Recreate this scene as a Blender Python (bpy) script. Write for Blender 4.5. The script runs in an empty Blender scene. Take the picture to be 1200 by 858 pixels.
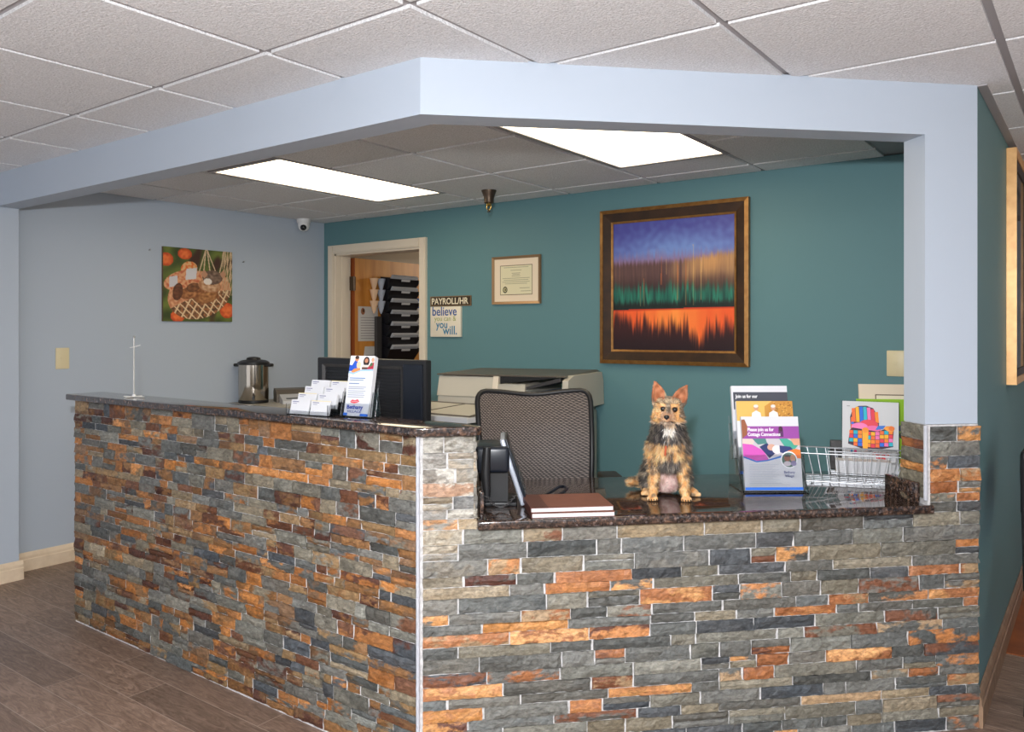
import bpy, bmesh, math, random
from mathutils import Vector, Matrix, noise
random.seed(7)
sc = bpy.context.scene
COL = sc.collection
PI = math.pi
R2 = math.sqrt(2)

# ------------------------------------------------------------------ colours and materials
def lin(c):
    out = []
    for v in c[:3]:
        v = max(0.0, min(255.0, v)) / 255
        out.append(v / 12.92 if v <= .04045 else ((v + .055) / 1.055) ** 2.4)
    return (*out, 1.0)

def mat(name, rgb, rough=.5, metal=0.0, bump=None, var=None, coat=0, spec=.5, trans=0, ior=1.45, emit=None, estr=0, alpha=1):
    m = bpy.data.materials.new(name); m.use_nodes = True
    nt = m.node_tree; b = nt.nodes['Principled BSDF']
    b.inputs['Base Color'].default_value = lin(rgb)
    b.inputs['Roughness'].default_value = rough
    b.inputs['Metallic'].default_value = metal
    b.inputs['Coat Weight'].default_value = coat
    b.inputs['Specular IOR Level'].default_value = spec
    b.inputs['Transmission Weight'].default_value = trans
    b.inputs['IOR'].default_value = ior
    b.inputs['Alpha'].default_value = alpha
    if emit:
        b.inputs['Emission Color'].default_value = lin(emit); b.inputs['Emission Strength'].default_value = estr
    tc = nt.nodes.new('ShaderNodeTexCoord')
    if var:      # (scale, other colour, amount)
        n = nt.nodes.new('ShaderNodeTexNoise'); n.inputs['Scale'].default_value = var[0]; n.inputs['Detail'].default_value = 4
        nt.links.new(tc.outputs['Object'], n.inputs['Vector'])
        mx = nt.nodes.new('ShaderNodeMix'); mx.data_type = 'RGBA'
        mx.inputs[6].default_value = lin(rgb); mx.inputs[7].default_value = lin(var[1])
        mr = nt.nodes.new('ShaderNodeMapRange'); mr.inputs[1].default_value = .35; mr.inputs[2].default_value = .7; mr.inputs[4].default_value = var[2]
        nt.links.new(n.outputs['Fac'], mr.inputs[0]); nt.links.new(mr.outputs[0], mx.inputs[0])
        nt.links.new(mx.outputs[2], b.inputs['Base Color'])
    if bump:     # (scale, strength, distance)
        n = nt.nodes.new('ShaderNodeTexNoise'); n.inputs['Scale'].default_value = bump[0]; n.inputs['Detail'].default_value = 5
        nt.links.new(tc.outputs['Object'], n.inputs['Vector'])
        bp = nt.nodes.new('ShaderNodeBump'); bp.inputs['Strength'].default_value = bump[1]; bp.inputs['Distance'].default_value = bump[2]
        nt.links.new(n.outputs['Fac'], bp.inputs['Height']); nt.links.new(bp.outputs['Normal'], b.inputs['Normal'])
    return m

def vcol_mat(name, rough=.5, coat=0, bump=None):
    m = mat(name, (200, 200, 200), rough, coat=coat, bump=bump)
    nt = m.node_tree; a = nt.nodes.new('ShaderNodeAttribute'); a.attribute_name = 'Col'
    nt.links.new(a.outputs['Color'], nt.nodes['Principled BSDF'].inputs['Base Color'])
    return m

def ramp(nt, src, stops, interp='LINEAR'):
    r = nt.nodes.new('ShaderNodeValToRGB'); cr = r.color_ramp; cr.interpolation = interp
    cr.elements[0].position, cr.elements[0].color = stops[0][0], lin(stops[0][1])
    cr.elements[1].position, cr.elements[1].color = stops[-1][0], lin(stops[-1][1])
    for p, c in stops[1:-1]:
        e = cr.elements.new(p); e.color = lin(c)
    nt.links.new(src, r.inputs['Fac'])
    return r.outputs['Color']

M = {}
M['blue_paint'] = mat('pale_blue_paint', (177, 187, 200), .55, bump=(60, .04, .002))
M['teal_paint'] = mat('teal_paint', (96, 134, 140), .5, spec=.35, bump=(50, .05, .002))
M['white_paint'] = mat('cream_trim_paint', (222, 210, 192), .4)
M['base_cream'] = mat('cream_wood_baseboard', (226, 206, 180), .45, var=(18, (200, 176, 146), .5))
M['tile'] = mat('ceiling_tile', (238, 238, 240), .9, bump=(130, 1.0, .006), var=(160, (204, 203, 204), .8))
M['tbar'] = mat('ceiling_grid_metal', (160, 157, 160), .5)
M['grout'] = mat('grout', (214, 212, 212), .9, bump=(200, .6, .003), var=(60, (150, 148, 148), .7))
M['corner_grout'] = mat('corner_grout', (180, 182, 190), .8, bump=(150, .7, .004))
M['black'] = mat('black_plastic', (26, 26, 28), .42)
M['black_gloss'] = mat('black_gloss_plastic', (24, 25, 30), .18)
M['black_navy'] = mat('blue_black_plastic', (22, 27, 36), .3)
M['grey_metal'] = mat('brushed_metal', (170, 170, 172), .32, 1)
M['chrome'] = mat('chrome', (215, 215, 215), .12, 1)
M['steel'] = mat('polished_steel', (190, 182, 172), .14, 1)
M['wire'] = mat('chromed_wire', (176, 178, 182), .35, .8)
M['bronze'] = mat('dark_bronze', (92, 78, 66), .4, .8)
M['brass'] = mat('brass', (190, 160, 90), .25, 1)
M['white'] = mat('white_plastic', (228, 228, 228), .4)
M['paper'] = mat('white_paper', (212, 212, 215), .7)
M['ivory'] = mat('ivory_plastic', (222, 208, 170), .4)
M['beige_plastic'] = mat('beige_grey_plastic', (190, 184, 170), .45)
M['beige_dark'] = mat('dark_taupe_plastic', (96, 88, 78), .4)
M['grey_plastic'] = mat('light_grey_plastic', (196, 196, 198), .4)
M['dark_grey'] = mat('dark_grey_plastic', (62, 60, 60), .45)
M['silver'] = mat('silver_plastic', (176, 182, 194), .3, .4)
M['clear'] = mat('clear_acrylic', (246, 248, 250), .03, trans=1, ior=1.3)
M['gold'] = mat('antique_gold', (156, 114, 64), .35, .6, var=(30, (120, 80, 40), .7))
M['gold_bright'] = mat('light_gold_wood', (226, 178, 118), .35, .25, var=(25, (196, 140, 84), .6))
M['frame_brown'] = mat('dark_brown_frame', (46, 29, 16), .4, .1, var=(14, (70, 45, 25), .7))
M['frame_taupe'] = mat('bronze_taupe_frame', (150, 120, 88), .35, .4)
M['mat_board'] = mat('cream_mat_board', (232, 214, 190), .8)
M['brown_leather'] = mat('brown_cover', (122, 74, 58), .45, var=(40, (104, 60, 48), .5))
M['brown_leather_dark'] = mat('dark_brown_spine', (84, 44, 36), .45)
M['oak'] = None
M['art'] = vcol_mat('printed_colours', .6)
M['art_gloss'] = vcol_mat('painted_canvas', .45, bump=(90, .4, .002))
M['skin'] = vcol_mat('dog_coat_base', .8, bump=(300, .5, .003))
M['hair'] = vcol_mat('dog_hair', .6)
M['orange_strap'] = mat('orange_brown_strap', (170, 74, 30), .5)
M['laminate'] = mat('grey_beige_laminate', (168, 162, 150), .4)
M['sign_brown'] = mat('dark_brown_sign', (62, 50, 36), .4)
M['sign_text'] = mat('cream_sign_letters', (232, 222, 196), .5)
M['text_dark'] = mat('dark_print', (60, 60, 70), .7)
M['text_navy'] = mat('navy_print', (42, 62, 140), .7)
M['text_blue'] = mat('teal_blue_print', (40, 120, 160), .7)
M['text_deep'] = mat('deep_blue_print', (48, 84, 150), .7)
M['text_olive'] = mat('olive_print', (150, 160, 90), .7)
M['text_white'] = mat('white_print', (245, 245, 245), .7)
M['green_card'] = mat('lime_green_card', (150, 196, 44), .6)
M['green_binder'] = mat('dark_green_binder', (70, 86, 78), .5)
M['carton'] = mat('pale_carton', (206, 196, 162), .7)
M['pocket'] = mat('black_wall_pocket', (24, 24, 30), .3)
M['kraft'] = mat('tan_paper_cone', (226, 190, 156), .7)
M['diffuser'] = mat('lit_diffuser', (255, 250, 240), .6, emit=(255, 236, 200), estr=4.6)
M['eye'] = mat('dog_eye', (14, 10, 8), .05, coat=1)
M['nose'] = mat('dog_nose', (22, 18, 20), .35)
M['wood_floor'] = mat('orange_brown_wood', (150, 84, 40), .4, var=(6, (110, 56, 26), .8))
M['wood_base'] = mat('brown_wood_baseboard', (150, 122, 98), .45, var=(20, (112, 88, 70), .8))

def oak():
    m = mat('honey_oak_veneer', (186, 122, 52), .4)
    nt = m.node_tree; tc = nt.nodes['Texture Coordinate']
    mp = nt.nodes.new('ShaderNodeMapping'); mp.inputs['Scale'].default_value = (6, 6, .7)
    n = nt.nodes.new('ShaderNodeTexNoise'); n.inputs['Scale'].default_value = 2.2; n.inputs['Detail'].default_value = 6
    nt.links.new(tc.outputs['Object'], mp.inputs[0]); nt.links.new(mp.outputs[0], n.inputs['Vector'])
    c = ramp(nt, n.outputs['Fac'], [(.3, (172, 106, 40)), (.5, (196, 132, 58)), (.7, (210, 148, 74))])
    nt.links.new(c, nt.nodes['Principled BSDF'].inputs['Base Color'])
    return m
M['oak'] = oak()
M['oak_edge'] = mat('red_oak_edge', (150, 78, 38), .45)

def granite():
    m = mat('polished_brown_granite', (40, 32, 28), .06, spec=.75)
    nt = m.node_tree; tc = nt.nodes['Texture Coordinate']; b = nt.nodes['Principled BSDF']
    n1 = nt.nodes.new('ShaderNodeTexNoise'); n1.inputs['Scale'].default_value = 70; n1.inputs['Detail'].default_value = 6; n1.inputs['Roughness'].default_value = .7
    v = nt.nodes.new('ShaderNodeTexVoronoi'); v.inputs['Scale'].default_value = 160
    nt.links.new(tc.outputs['Object'], n1.inputs['Vector']); nt.links.new(tc.outputs['Object'], v.inputs['Vector'])
    c1 = ramp(nt, n1.outputs['Fac'], [(.36, (20, 16, 15)), (.48, (44, 34, 30)), (.56, (82, 60, 48)), (.66, (132, 100, 80))])
    c2 = ramp(nt, v.outputs['Color'], [(.25, (22, 19, 20)), (.75, (66, 54, 50)), (.95, (150, 140, 140))])
    mx = nt.nodes.new('ShaderNodeMix'); mx.data_type = 'RGBA'; mx.inputs[0].default_value = .4
    nt.links.new(c1, mx.inputs[6]); nt.links.new(c2, mx.inputs[7]); nt.links.new(mx.outputs[2], b.inputs['Base Color'])
    return m
M['granite'] = granite()

def slate():
    m = mat('split_slate', (100, 100, 98), .55, spec=.45)
    nt = m.node_tree; tc = nt.nodes['Texture Coordinate']; b = nt.nodes['Principled BSDF']
    a = nt.nodes.new('ShaderNodeAttribute'); a.attribute_name = 'Col'
    a2 = nt.nodes.new('ShaderNodeAttribute'); a2.attribute_name = 'Tint'
    a3 = nt.nodes.new('ShaderNodeAttribute'); a3.attribute_name = 'Where'   # per-stone texture coordinates
    n = nt.nodes.new('ShaderNodeTexNoise'); n.inputs['Scale'].default_value = 17; n.inputs['Detail'].default_value = 7; n.inputs['Roughness'].default_value = .62
    nt.links.new(a3.outputs['Vector'], n.inputs['Vector'])
    mr = nt.nodes.new('ShaderNodeMapRange'); mr.inputs[1].default_value = .46; mr.inputs[2].default_value = .53
    nt.links.new(n.outputs['Fac'], mr.inputs[0])
    mx = nt.nodes.new('ShaderNodeMix'); mx.data_type = 'RGBA'
    nt.links.new(mr.outputs[0], mx.inputs[0]); nt.links.new(a.outputs['Color'], mx.inputs[6]); nt.links.new(a2.outputs['Color'], mx.inputs[7])
    f = nt.nodes.new('ShaderNodeTexNoise'); f.inputs['Scale'].default_value = 90; f.inputs['Detail'].default_value = 6; f.inputs['Roughness'].default_value = .7
    nt.links.new(a3.outputs['Vector'], f.inputs['Vector'])
    g = nt.nodes.new('ShaderNodeMapRange'); g.inputs[1].default_value = .3; g.inputs[2].default_value = .7; g.inputs[3].default_value = .5; g.inputs[4].default_value = 1.55
    nt.links.new(f.outputs['Fac'], g.inputs[0])
    ml = nt.nodes.new('ShaderNodeVectorMath'); ml.operation = 'SCALE'
    nt.links.new(mx.outputs[2], ml.inputs[0]); nt.links.new(g.outputs[0], ml.inputs['Scale'])
    nt.links.new(ml.outputs[0], b.inputs['Base Color'])
    w = nt.nodes.new('ShaderNodeTexNoise'); w.inputs['Scale'].default_value = 34; w.inputs['Detail'].default_value = 8; w.inputs['Distortion'].default_value = 1.2
    nt.links.new(a3.outputs['Vector'], w.inputs['Vector'])
    bp = nt.nodes.new('ShaderNodeBump'); bp.inputs['Strength'].default_value = .9; bp.inputs['Distance'].default_value = .007
    nt.links.new(w.outputs['Fac'], bp.inputs['Height']); nt.links.new(bp.outputs['Normal'], b.inputs['Normal'])
    return m
M['slate'] = slate()

def planks():
    m = mat('brown_wood_look_tile', (104, 84, 72), .42)
    nt = m.node_tree; tc = nt.nodes['Texture Coordinate']; b = nt.nodes['Principled BSDF']
    br = nt.nodes.new('ShaderNodeTexBrick')
    br.offset = .37; br.inputs['Scale'].default_value = 1
    br.inputs['Brick Width'].default_value = .92; br.inputs['Row Height'].default_value = .152
    br.inputs['Mortar Size'].default_value = .0016; br.inputs['Mortar Smooth'].default_value = .1
    br.inputs['Color1'].default_value = (.0, .0, .0, 1); br.inputs['Color2'].default_value = (1, 1, 1, 1); br.inputs['Mortar'].default_value = (.5, .5, .5, 1)
    mp0 = nt.nodes.new('ShaderNodeMapping'); mp0.inputs['Location'].default_value = (.2, .096, 0)
    nt.links.new(tc.outputs['Object'], mp0.inputs[0]); nt.links.new(mp0.outputs[0], br.inputs['Vector'])
    mp = nt.nodes.new('ShaderNodeMapping'); mp.inputs['Scale'].default_value = (3, 16, 1)
    nt.links.new(tc.outputs['Object'], mp.inputs[0])
    n = nt.nodes.new('ShaderNodeTexNoise'); n.inputs['Scale'].default_value = 2.5; n.inputs['Detail'].default_value = 9; n.inputs['Distortion'].default_value = 2.2; n.inputs['Roughness'].default_value = .65
    nt.links.new(mp.outputs[0], n.inputs['Vector'])
    c = ramp(nt, n.outputs['Fac'], [(.3, (104, 82, 68)), (.5, (138, 114, 98)), (.68, (168, 142, 124))])
    sh = nt.nodes.new('ShaderNodeMix'); sh.data_type = 'RGBA'; sh.blend_type = 'MULTIPLY'; sh.inputs[0].default_value = .35
    nt.links.new(c, sh.inputs[6]); nt.links.new(br.outputs['Color'], sh.inputs[7])
    mo = nt.nodes.new('ShaderNodeMix'); mo.data_type = 'RGBA'; mo.inputs[7].default_value = lin((168, 150, 136))
    nt.links.new(br.outputs['Fac'], mo.inputs[0]); nt.links.new(sh.outputs[2], mo.inputs[6])
    nt.links.new(mo.outputs[2], b.inputs['Base Color'])
    bp = nt.nodes.new('ShaderNodeBump'); bp.inputs['Strength'].default_value = .35; bp.inputs['Distance'].default_value = .004
    nt.links.new(n.outputs['Fac'], bp.inputs['Height']); nt.links.new(bp.outputs['Normal'], b.inputs['Normal'])
    return m
M['planks'] = planks()

def mesh_fabric():
    m = mat('woven_chair_mesh', (92, 82, 76), .6)
    nt = m.node_tree; tc = nt.nodes['Texture Coordinate']; b = nt.nodes['Principled BSDF']
    w = nt.nodes.new('ShaderNodeTexWave'); w.wave_type = 'BANDS'; w.bands_direction = 'DIAGONAL'; w.inputs['Scale'].default_value = 34; w.inputs['Distortion'].default_value = 1.4; w.inputs['Detail'].default_value = 1; w.inputs['Detail Scale'].default_value = 3
    w2 = nt.nodes.new('ShaderNodeTexWave'); w2.wave_type = 'BANDS'; w2.bands_direction = 'Z'; w2.inputs['Scale'].default_value = 46; w2.inputs['Distortion'].default_value = 1
    nt.links.new(tc.outputs['Object'], w.inputs['Vector']); nt.links.new(tc.outputs['Object'], w2.inputs['Vector'])
    ad = nt.nodes.new('ShaderNodeMath'); ad.operation = 'MULTIPLY'
    nt.links.new(w.outputs['Fac'], ad.inputs[0]); nt.links.new(w2.outputs['Fac'], ad.inputs[1])
    c = ramp(nt, ad.outputs[0], [(.05, (48, 42, 40)), (.35, (92, 82, 78)), (.8, (136, 124, 116))])
    nt.links.new(c, b.inputs['Base Color'])
    return m
M['mesh'] = mesh_fabric()

# ------------------------------------------------------------------ mesh builder
class MB:
    def __init__(s): s.v = []; s.f = []; s.c = []; s.col = None
    def add(s, vs, fs, col=None):
        n = len(s.v); s.v += [tuple(p) for p in vs]; s.f += [tuple(i + n for i in f) for f in fs]
        s.c += [col if col is not None else s.col] * len(vs)
        return s
    def box(s, x0, x1, y0, y1, z0, z1, col=None, m=None):
        vs = [(x, y, z) for x in (x0, x1) for y in (y0, y1) for z in (z0, z1)]
        if m is not None: vs = [m @ Vector(p) for p in vs]
        return s.add(vs, [(0, 1, 3, 2), (4, 6, 7, 5), (0, 4, 5, 1), (2, 3, 7, 6), (0, 2, 6, 4), (1, 5, 7, 3)], col)
    def rbox(s, x0, x1, y0, y1, z0, z1, r=.006, seg=2, m=None):
        bm = bmesh.new(); bmesh.ops.create_cube(bm, size=1)
        for v in bm.verts: v.co = ((x0 + x1) / 2 + v.co.x * (x1 - x0), (y0 + y1) / 2 + v.co.y * (y1 - y0), (z0 + z1) / 2 + v.co.z * (z1 - z0))
        bmesh.ops.bevel(bm, geom=bm.edges[:], offset=r, segments=seg, affect='EDGES', profile=.5)
        return s.bm(bm, m)
    def bm(s, bm, m=None, col=None):
        bm.verts.ensure_lookup_table(); bm.verts.index_update()
        vs = [(m @ v.co if m is not None else v.co) for v in bm.verts]
        s.add(vs, [[v.index for v in f.verts] for f in bm.faces], col); bm.free(); return s
    def prism(s, poly, z0, z1, m=None, col=None):
        n = len(poly)
        a = sum(poly[i][0] * poly[(i + 1) % n][1] - poly[(i + 1) % n][0] * poly[i][1] for i in range(n))
        if a < 0: poly = poly[::-1]
        vs = [(p[0], p[1], z0) for p in poly] + [(p[0], p[1], z1) for p in poly]
        if m is not None: vs = [m @ Vector(p) for p in vs]
        fs = [tuple(range(n))[::-1], tuple(range(n, 2 * n))] + [(i, (i + 1) % n, n + (i + 1) % n, n + i) for i in range(n)]
        return s.add(vs, fs, col)
    def tube(s, pts, r, n=8, closed=False, col=None, cap=True):
        pts = [Vector(p) for p in pts]; k = len(pts); rr = r if isinstance(r, (list, tuple)) else [r] * k
        vs = []; up = None
        for i, p in enumerate(pts):
            a = pts[(i - 1) % k] if (closed or i) else p; b = pts[(i + 1) % k] if (closed or i < k - 1) else p
            t = (b - a).normalized()
            if up is None: up = t.orthogonal().normalized()
            up = (up - t * up.dot(t))
            up = up.normalized() if up.length > 1e-6 else t.orthogonal().normalized()
            w = t.cross(up)
            for j in range(n):
                an = 2 * PI * j / n; vs.append(p + (up * math.cos(an) + w * math.sin(an)) * rr[i])
        fs = []
        for i in range(k if closed else k - 1):
            for j in range(n):
                a0 = i * n + j; a1 = i * n + (j + 1) % n; b0 = ((i + 1) % k) * n + j; b1 = ((i + 1) % k) * n + (j + 1) % n
                fs.append((a0, a1, b1, b0))
        if not closed and cap:
            fs.append(tuple(range(n))[::-1]); fs.append(tuple(range((k - 1) * n, k * n)))
        return s.add(vs, fs, col)
    def lathe(s, prof, n=32, c=(0, 0, 0), m=None):
        vs = []; fs = []; k = len(prof)
        for r, z in prof:
            for j in range(n):
                an = 2 * PI * j / n; vs.append(Vector((c[0] + r * math.cos(an), c[1] + r * math.sin(an), c[2] + z)))
        for i in range(k - 1):
            for j in range(n): fs.append((i * n + j, i * n + (j + 1) % n, (i + 1) * n + (j + 1) % n, (i + 1) * n + j))
        fs.append(tuple(range(n))[::-1]); fs.append(tuple(range((k - 1) * n, k * n)))
        if m is not None: vs = [m @ p for p in vs]
        return s.add(vs, fs)
    def ball(s, c, r, m=None, u=16, v=10, col=None):
        r = r if isinstance(r, (list, tuple)) else (r, r, r)
        bm = bmesh.new(); bmesh.ops.create_uvsphere(bm, u_segments=u, v_segments=v, radius=1)
        for q in bm.verts: q.co = Vector((q.co.x * r[0], q.co.y * r[1], q.co.z * r[2]))
        T = Matrix.Translation(c)
        return s.bm(bm, T @ m if m is not None else T, col)
    def ring(s, w, h, i0, i1, y0, y1, x=0, z=0):
        # rectangular mitred frame in the XZ plane, outer inset i0, inner inset i1, front at y0 (outer) / y1 (inner), back at y=0
        def rc(i, y): return [(x - w / 2 + i, y, z - h / 2 + i), (x + w / 2 - i, y, z - h / 2 + i), (x + w / 2 - i, y, z + h / 2 - i), (x - w / 2 + i, y, z + h / 2 - i)]
        vs = rc(i0, 0) + rc(i0, y0) + rc(i1, y1) + rc(i1, 0); fs = []
        for k in range(4):
            q = (k + 1) % 4
            for L in range(3): fs.append((L * 4 + k, L * 4 + q, L * 4 + 4 + q, L * 4 + 4 + k))
            fs.append((12 + k, 12 + q, q, k))
        return s.add(vs, fs)
    def build(s, name, m, parent=None, smooth=False, loc=None, rz=0):
        me = bpy.data.meshes.new(name); me.from_pydata([tuple(p) for p in s.v], [], s.f)
        if any(c is not None for c in s.c):
            a = me.color_attributes.new('Col', 'FLOAT_COLOR', 'POINT')
            flat = []
            for c in s.c: flat += list(c if c is not None else (.5, .5, .5, 1))
            a.data.foreach_set('color', flat)
        bm = bmesh.new(); bm.from_mesh(me); bmesh.ops.recalc_face_normals(bm, faces=bm.faces[:]); bm.to_mesh(me); bm.free()
        me.materials.append(m)
        if smooth:
            me.polygons.foreach_set('use_smooth', [True] * len(me.polygons))
            me.set_sharp_from_angle(angle=math.radians(38))
        o = bpy.data.objects.new(name, me); COL.objects.link(o)
        if parent: o.parent = parent
        if loc is not None: o.location = loc
        o.rotation_euler = (0, 0, rz)
        return o

def thing(name, label, cat, loc=(0, 0, 0), rz=0, group=None):
    o = bpy.data.objects.new(name, None); o.empty_display_size = .05; COL.objects.link(o)
    o.location = loc; o.rotation_euler = (0, 0, rz); o['label'] = label; o['category'] = cat
    if group: o['group'] = group
    return o
def tag(o, label, cat, group=None):
    o['label'] = label; o['category'] = cat
    if group: o['group'] = group
    return o
def struct(o, label=None):
    o['kind'] = 'structure'
    if label: o['label'] = label
    return o

def text(parent, s, size, x, z, y, m, name='lettering', align='CENTER', sx=1.0, extrude=0.0003, bold=0.0, shear=0, maxw=None):
    cu = bpy.data.curves.new(name, 'FONT'); cu.body = s; cu.size = size; cu.align_x = align; cu.extrude = extrude; cu.offset = bold; cu.shear = shear
    cu.resolution_u = 3
    t = bpy.data.objects.new('tmp', cu); COL.objects.link(t)
    bpy.context.view_layer.update()
    dg = bpy.context.evaluated_depsgraph_get()
    me = bpy.data.meshes.new_from_object(t.evaluated_get(dg))
    bpy.data.objects.remove(t); bpy.data.curves.remove(cu)
    if maxw:
        ww = max(v.co.x for v in me.vertices) - min(v.co.x for v in me.vertices)
        sx = maxw / ww
    for v in me.vertices:
        X, Y, Z = v.co; v.co = (x + X * sx, y - Z, z + Y)
    me.materials.clear(); me.materials.append(m); me.name = name
    o = bpy.data.objects.new(name, me); COL.objects.link(o); o.parent = parent
    return o

class Flat:      # printed shapes on a sheet, in the XZ plane, facing -y; each shape a hair in front of the last
    def __init__(s, y=0): s.mb = MB(); s.y = y; s.k = 0
    def poly(s, pts, rgb):
        s.k += 1; y = s.y - .00012 * s.k
        s.mb.add([(p[0], y, p[1]) for p in pts], [tuple(range(len(pts)))], lin(rgb)); return s
    def rect(s, x0, x1, z0, z1, rgb): return s.poly([(x0, z0), (x1, z0), (x1, z1), (x0, z1)], rgb)
    def ell(s, x, z, a, b, rgb, n=18, rot=0):
        c, q = math.cos(rot), math.sin(rot)
        return s.poly([(x + a * math.cos(2 * PI * i / n) * c - b * math.sin(2 * PI * i / n) * q, z + a * math.cos(2 * PI * i / n) * q + b * math.sin(2 * PI * i / n) * c) for i in range(n)], rgb)
    def build(s, name, parent, m=None): return s.mb.build(name, m or M['art'], parent)

def paint_grid(w, h, nx, ny, fn, y, name, parent, m):
    mb = MB(); vs = []; cs = []
    for j in range(ny + 1):
        for i in range(nx + 1):
            u, v = i / nx, j / ny
            vs.append((-w / 2 + u * w, y, h / 2 - v * h)); cs.append(lin(fn(u, v)))
    fs = [(j * (nx + 1) + i, j * (nx + 1) + i + 1, (j + 1) * (nx + 1) + i + 1, (j + 1) * (nx + 1) + i) for j in range(ny) for i in range(nx)]
    mb.v = vs; mb.f = fs; mb.c = cs
    return mb.build(name, m, parent)
def mixc(a, b, t): t = max(0, min(1, t)); return tuple(a[i] + (b[i] - a[i]) * t for i in range(3))
def sm(a, b, x): t = max(0, min(1, (x - a) / (b - a))); return t * t * (3 - 2 * t)
def nz(x, y, z=0): return noise.noise(Vector((x, y, z)))

# ------------------------------------------------------------------ dimensions (metres)
CZ = 2.24                       # ceiling
P0 = Vector((-1.72, 1.85))      # outer corner of the header
def CP(s, t): return (P0.x + (s - t) / R2, P0.y + (s + t) / R2)      # along / into the angled front
CM = Matrix.Translation((P0.x, P0.y, 0)) @ Matrix.Rotation(PI / 4, 4, 'Z')  # x = s, y = t
S_IN, S_OUT, S_END = .18, 1.73, 1.93
XR = CP(S_END, 0)[0]            # face of the right partition
LEDGE, DESK = 1.082, .787
HB = 2.058                      # underside of the header

# ------------------------------------------------------------------ the shell
def struct_box(name, x0, x1, y0, y1, z0, z1, m):
    return struct(MB().box(x0, x1, y0, y1, z0, z1).build(name, m))
struct_box('floor', -5.3, 3.6, -1.4, 7.5, -.1, 0, M['planks'])
struct_box('wall_far', XR, 3.6, 7.4, 7.5, 0, CZ, M['blue_paint'])
struct_box('wall_corridor', 3.5, 3.6, 2.4, 7.4, 0, CZ, M['blue_paint'])
fl = struct(MB().box(XR + .012, 4, 4.02, 7.4, 0, .004).build('floor_wood', M['wood_floor']))

w = MB()
w.box(-5.2, -4.87, 4.26, 4.40, 0, CZ); w.box(-4.87, -3.95, 4.26, 4.40, 1.985, CZ); w.box(-3.95, XR - .12, 4.26, 4.40, 0, CZ)
struct(w.build('wall_back', M['teal_paint']))
struct_box('wall_left', -5.2, -5.0, 1.965, 4.26, 0, CZ + .1, M['blue_paint'])
struct_box('wall_left_front', -5.3, -4.85, -4, 1.965, 0, CZ + .1, M['blue_paint'])
# right partition: teal outside
pw = MB(); a = CP(S_END, .002); 
pw.prism([a, (XR, 7.4), (XR - .12, 7.4), (XR - .12, CP(S_END, .17)[1] - .0)], 0, CZ)
struct(pw.build('wall_right', M['teal_paint']))
# header and column
hd = MB()
c1 = CP(0, 0); c2 = CP(S_END, 0); d2 = CP(S_END, .115)
inner = (P0.x - .115 * math.tan(PI / 8), 1.965)
hd.prism([(-4.86, 1.85), c1, c2, d2, inner, (-4.86, 1.965)], HB, CZ)
struct(hd.build('trim_header', M['blue_paint']))
cl = MB(); cl.box(S_OUT, S_END, 0, .115, 1.058, HB, m=CM)
struct(cl.build('trim_column', M['blue_paint']))

# ceilings: tegular tiles below a recessed grid
def ceiling(name, xs, ys, clip, ox=0.0):
    g = MB()
    for i in range(len(xs) - 1):
        for j in range(len(ys) - 1):
            x0, x1, y0, y1 = xs[i] + .0125, xs[i + 1] - .0125, ys[j] + .0125, ys[j + 1] - .0125
            if x1 - x0 < .02 or y1 - y0 < .02: continue
            if clip((x0 + x1) / 2, (y0 + y1) / 2): continue
            g.box(x0, x1, y0, y1, CZ - .002, CZ + .01)
    return g
X0 = -1.466
xs = [X0 + .61 * k for k in range(-6, 10)]; ys = [1.537 + .61 * k for k in range(-9, 10)]
def outer_clip(x, y): return False
# outer tiles are cut to the outline of the header so the inner ceiling can have its own grid
def clip_poly(poly, a, b, keep):
    out = []
    for i in range(len(poly)):
        p, q = poly[i], poly[(i + 1) % len(poly)]
        dp = a[0] * p[0] + a[1] * p[1] - b; dq = a[0] * q[0] + a[1] * q[1] - b
        if dp * keep <= 0: out.append(p)
        if dp * dq < 0:
            t = dp / (dp - dq); out.append((p[0] + (q[0] - p[0]) * t, p[1] + (q[1] - p[1]) * t))
    return out
tiles = MB()
n1, b1 = (0, 1), 1.90                      # y <= 1.90
n2, b2 = (-1 / R2, 1 / R2), 3.57 / R2 + .04  # outside the angled header
for i in range(len(xs) - 1):
    for j in range(len(ys) - 1):
        sq = [(xs[i] + .0125, ys[j] + .0125), (xs[i + 1] - .0125, ys[j] + .0125), (xs[i + 1] - .0125, ys[j + 1] - .0125), (xs[i] + .0125, ys[j + 1] - .0125)]
        pa = clip_poly(sq, n1, b1, 1)                       # in front of the straight header
        rest = clip_poly(clip_poly(sq, n1, b1, -1), n2, b2, 1) if sq else []
        side = clip_poly(clip_poly(sq, n1, b1, -1), n2, b2, -1)
        side = clip_poly(side, (1, 0), XR - .05, -1) if len(side) > 2 else []
        for p in (pa, rest, side):
            if len(p) > 2: tiles.prism(p, CZ - .004, CZ + .008)
struct(tiles.build('ceiling', M['tile']))
struct(MB().box(-5.3, 4, -4, 7.5, CZ + .006, CZ + .1).build('ceiling_grid', M['tbar']))
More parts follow.
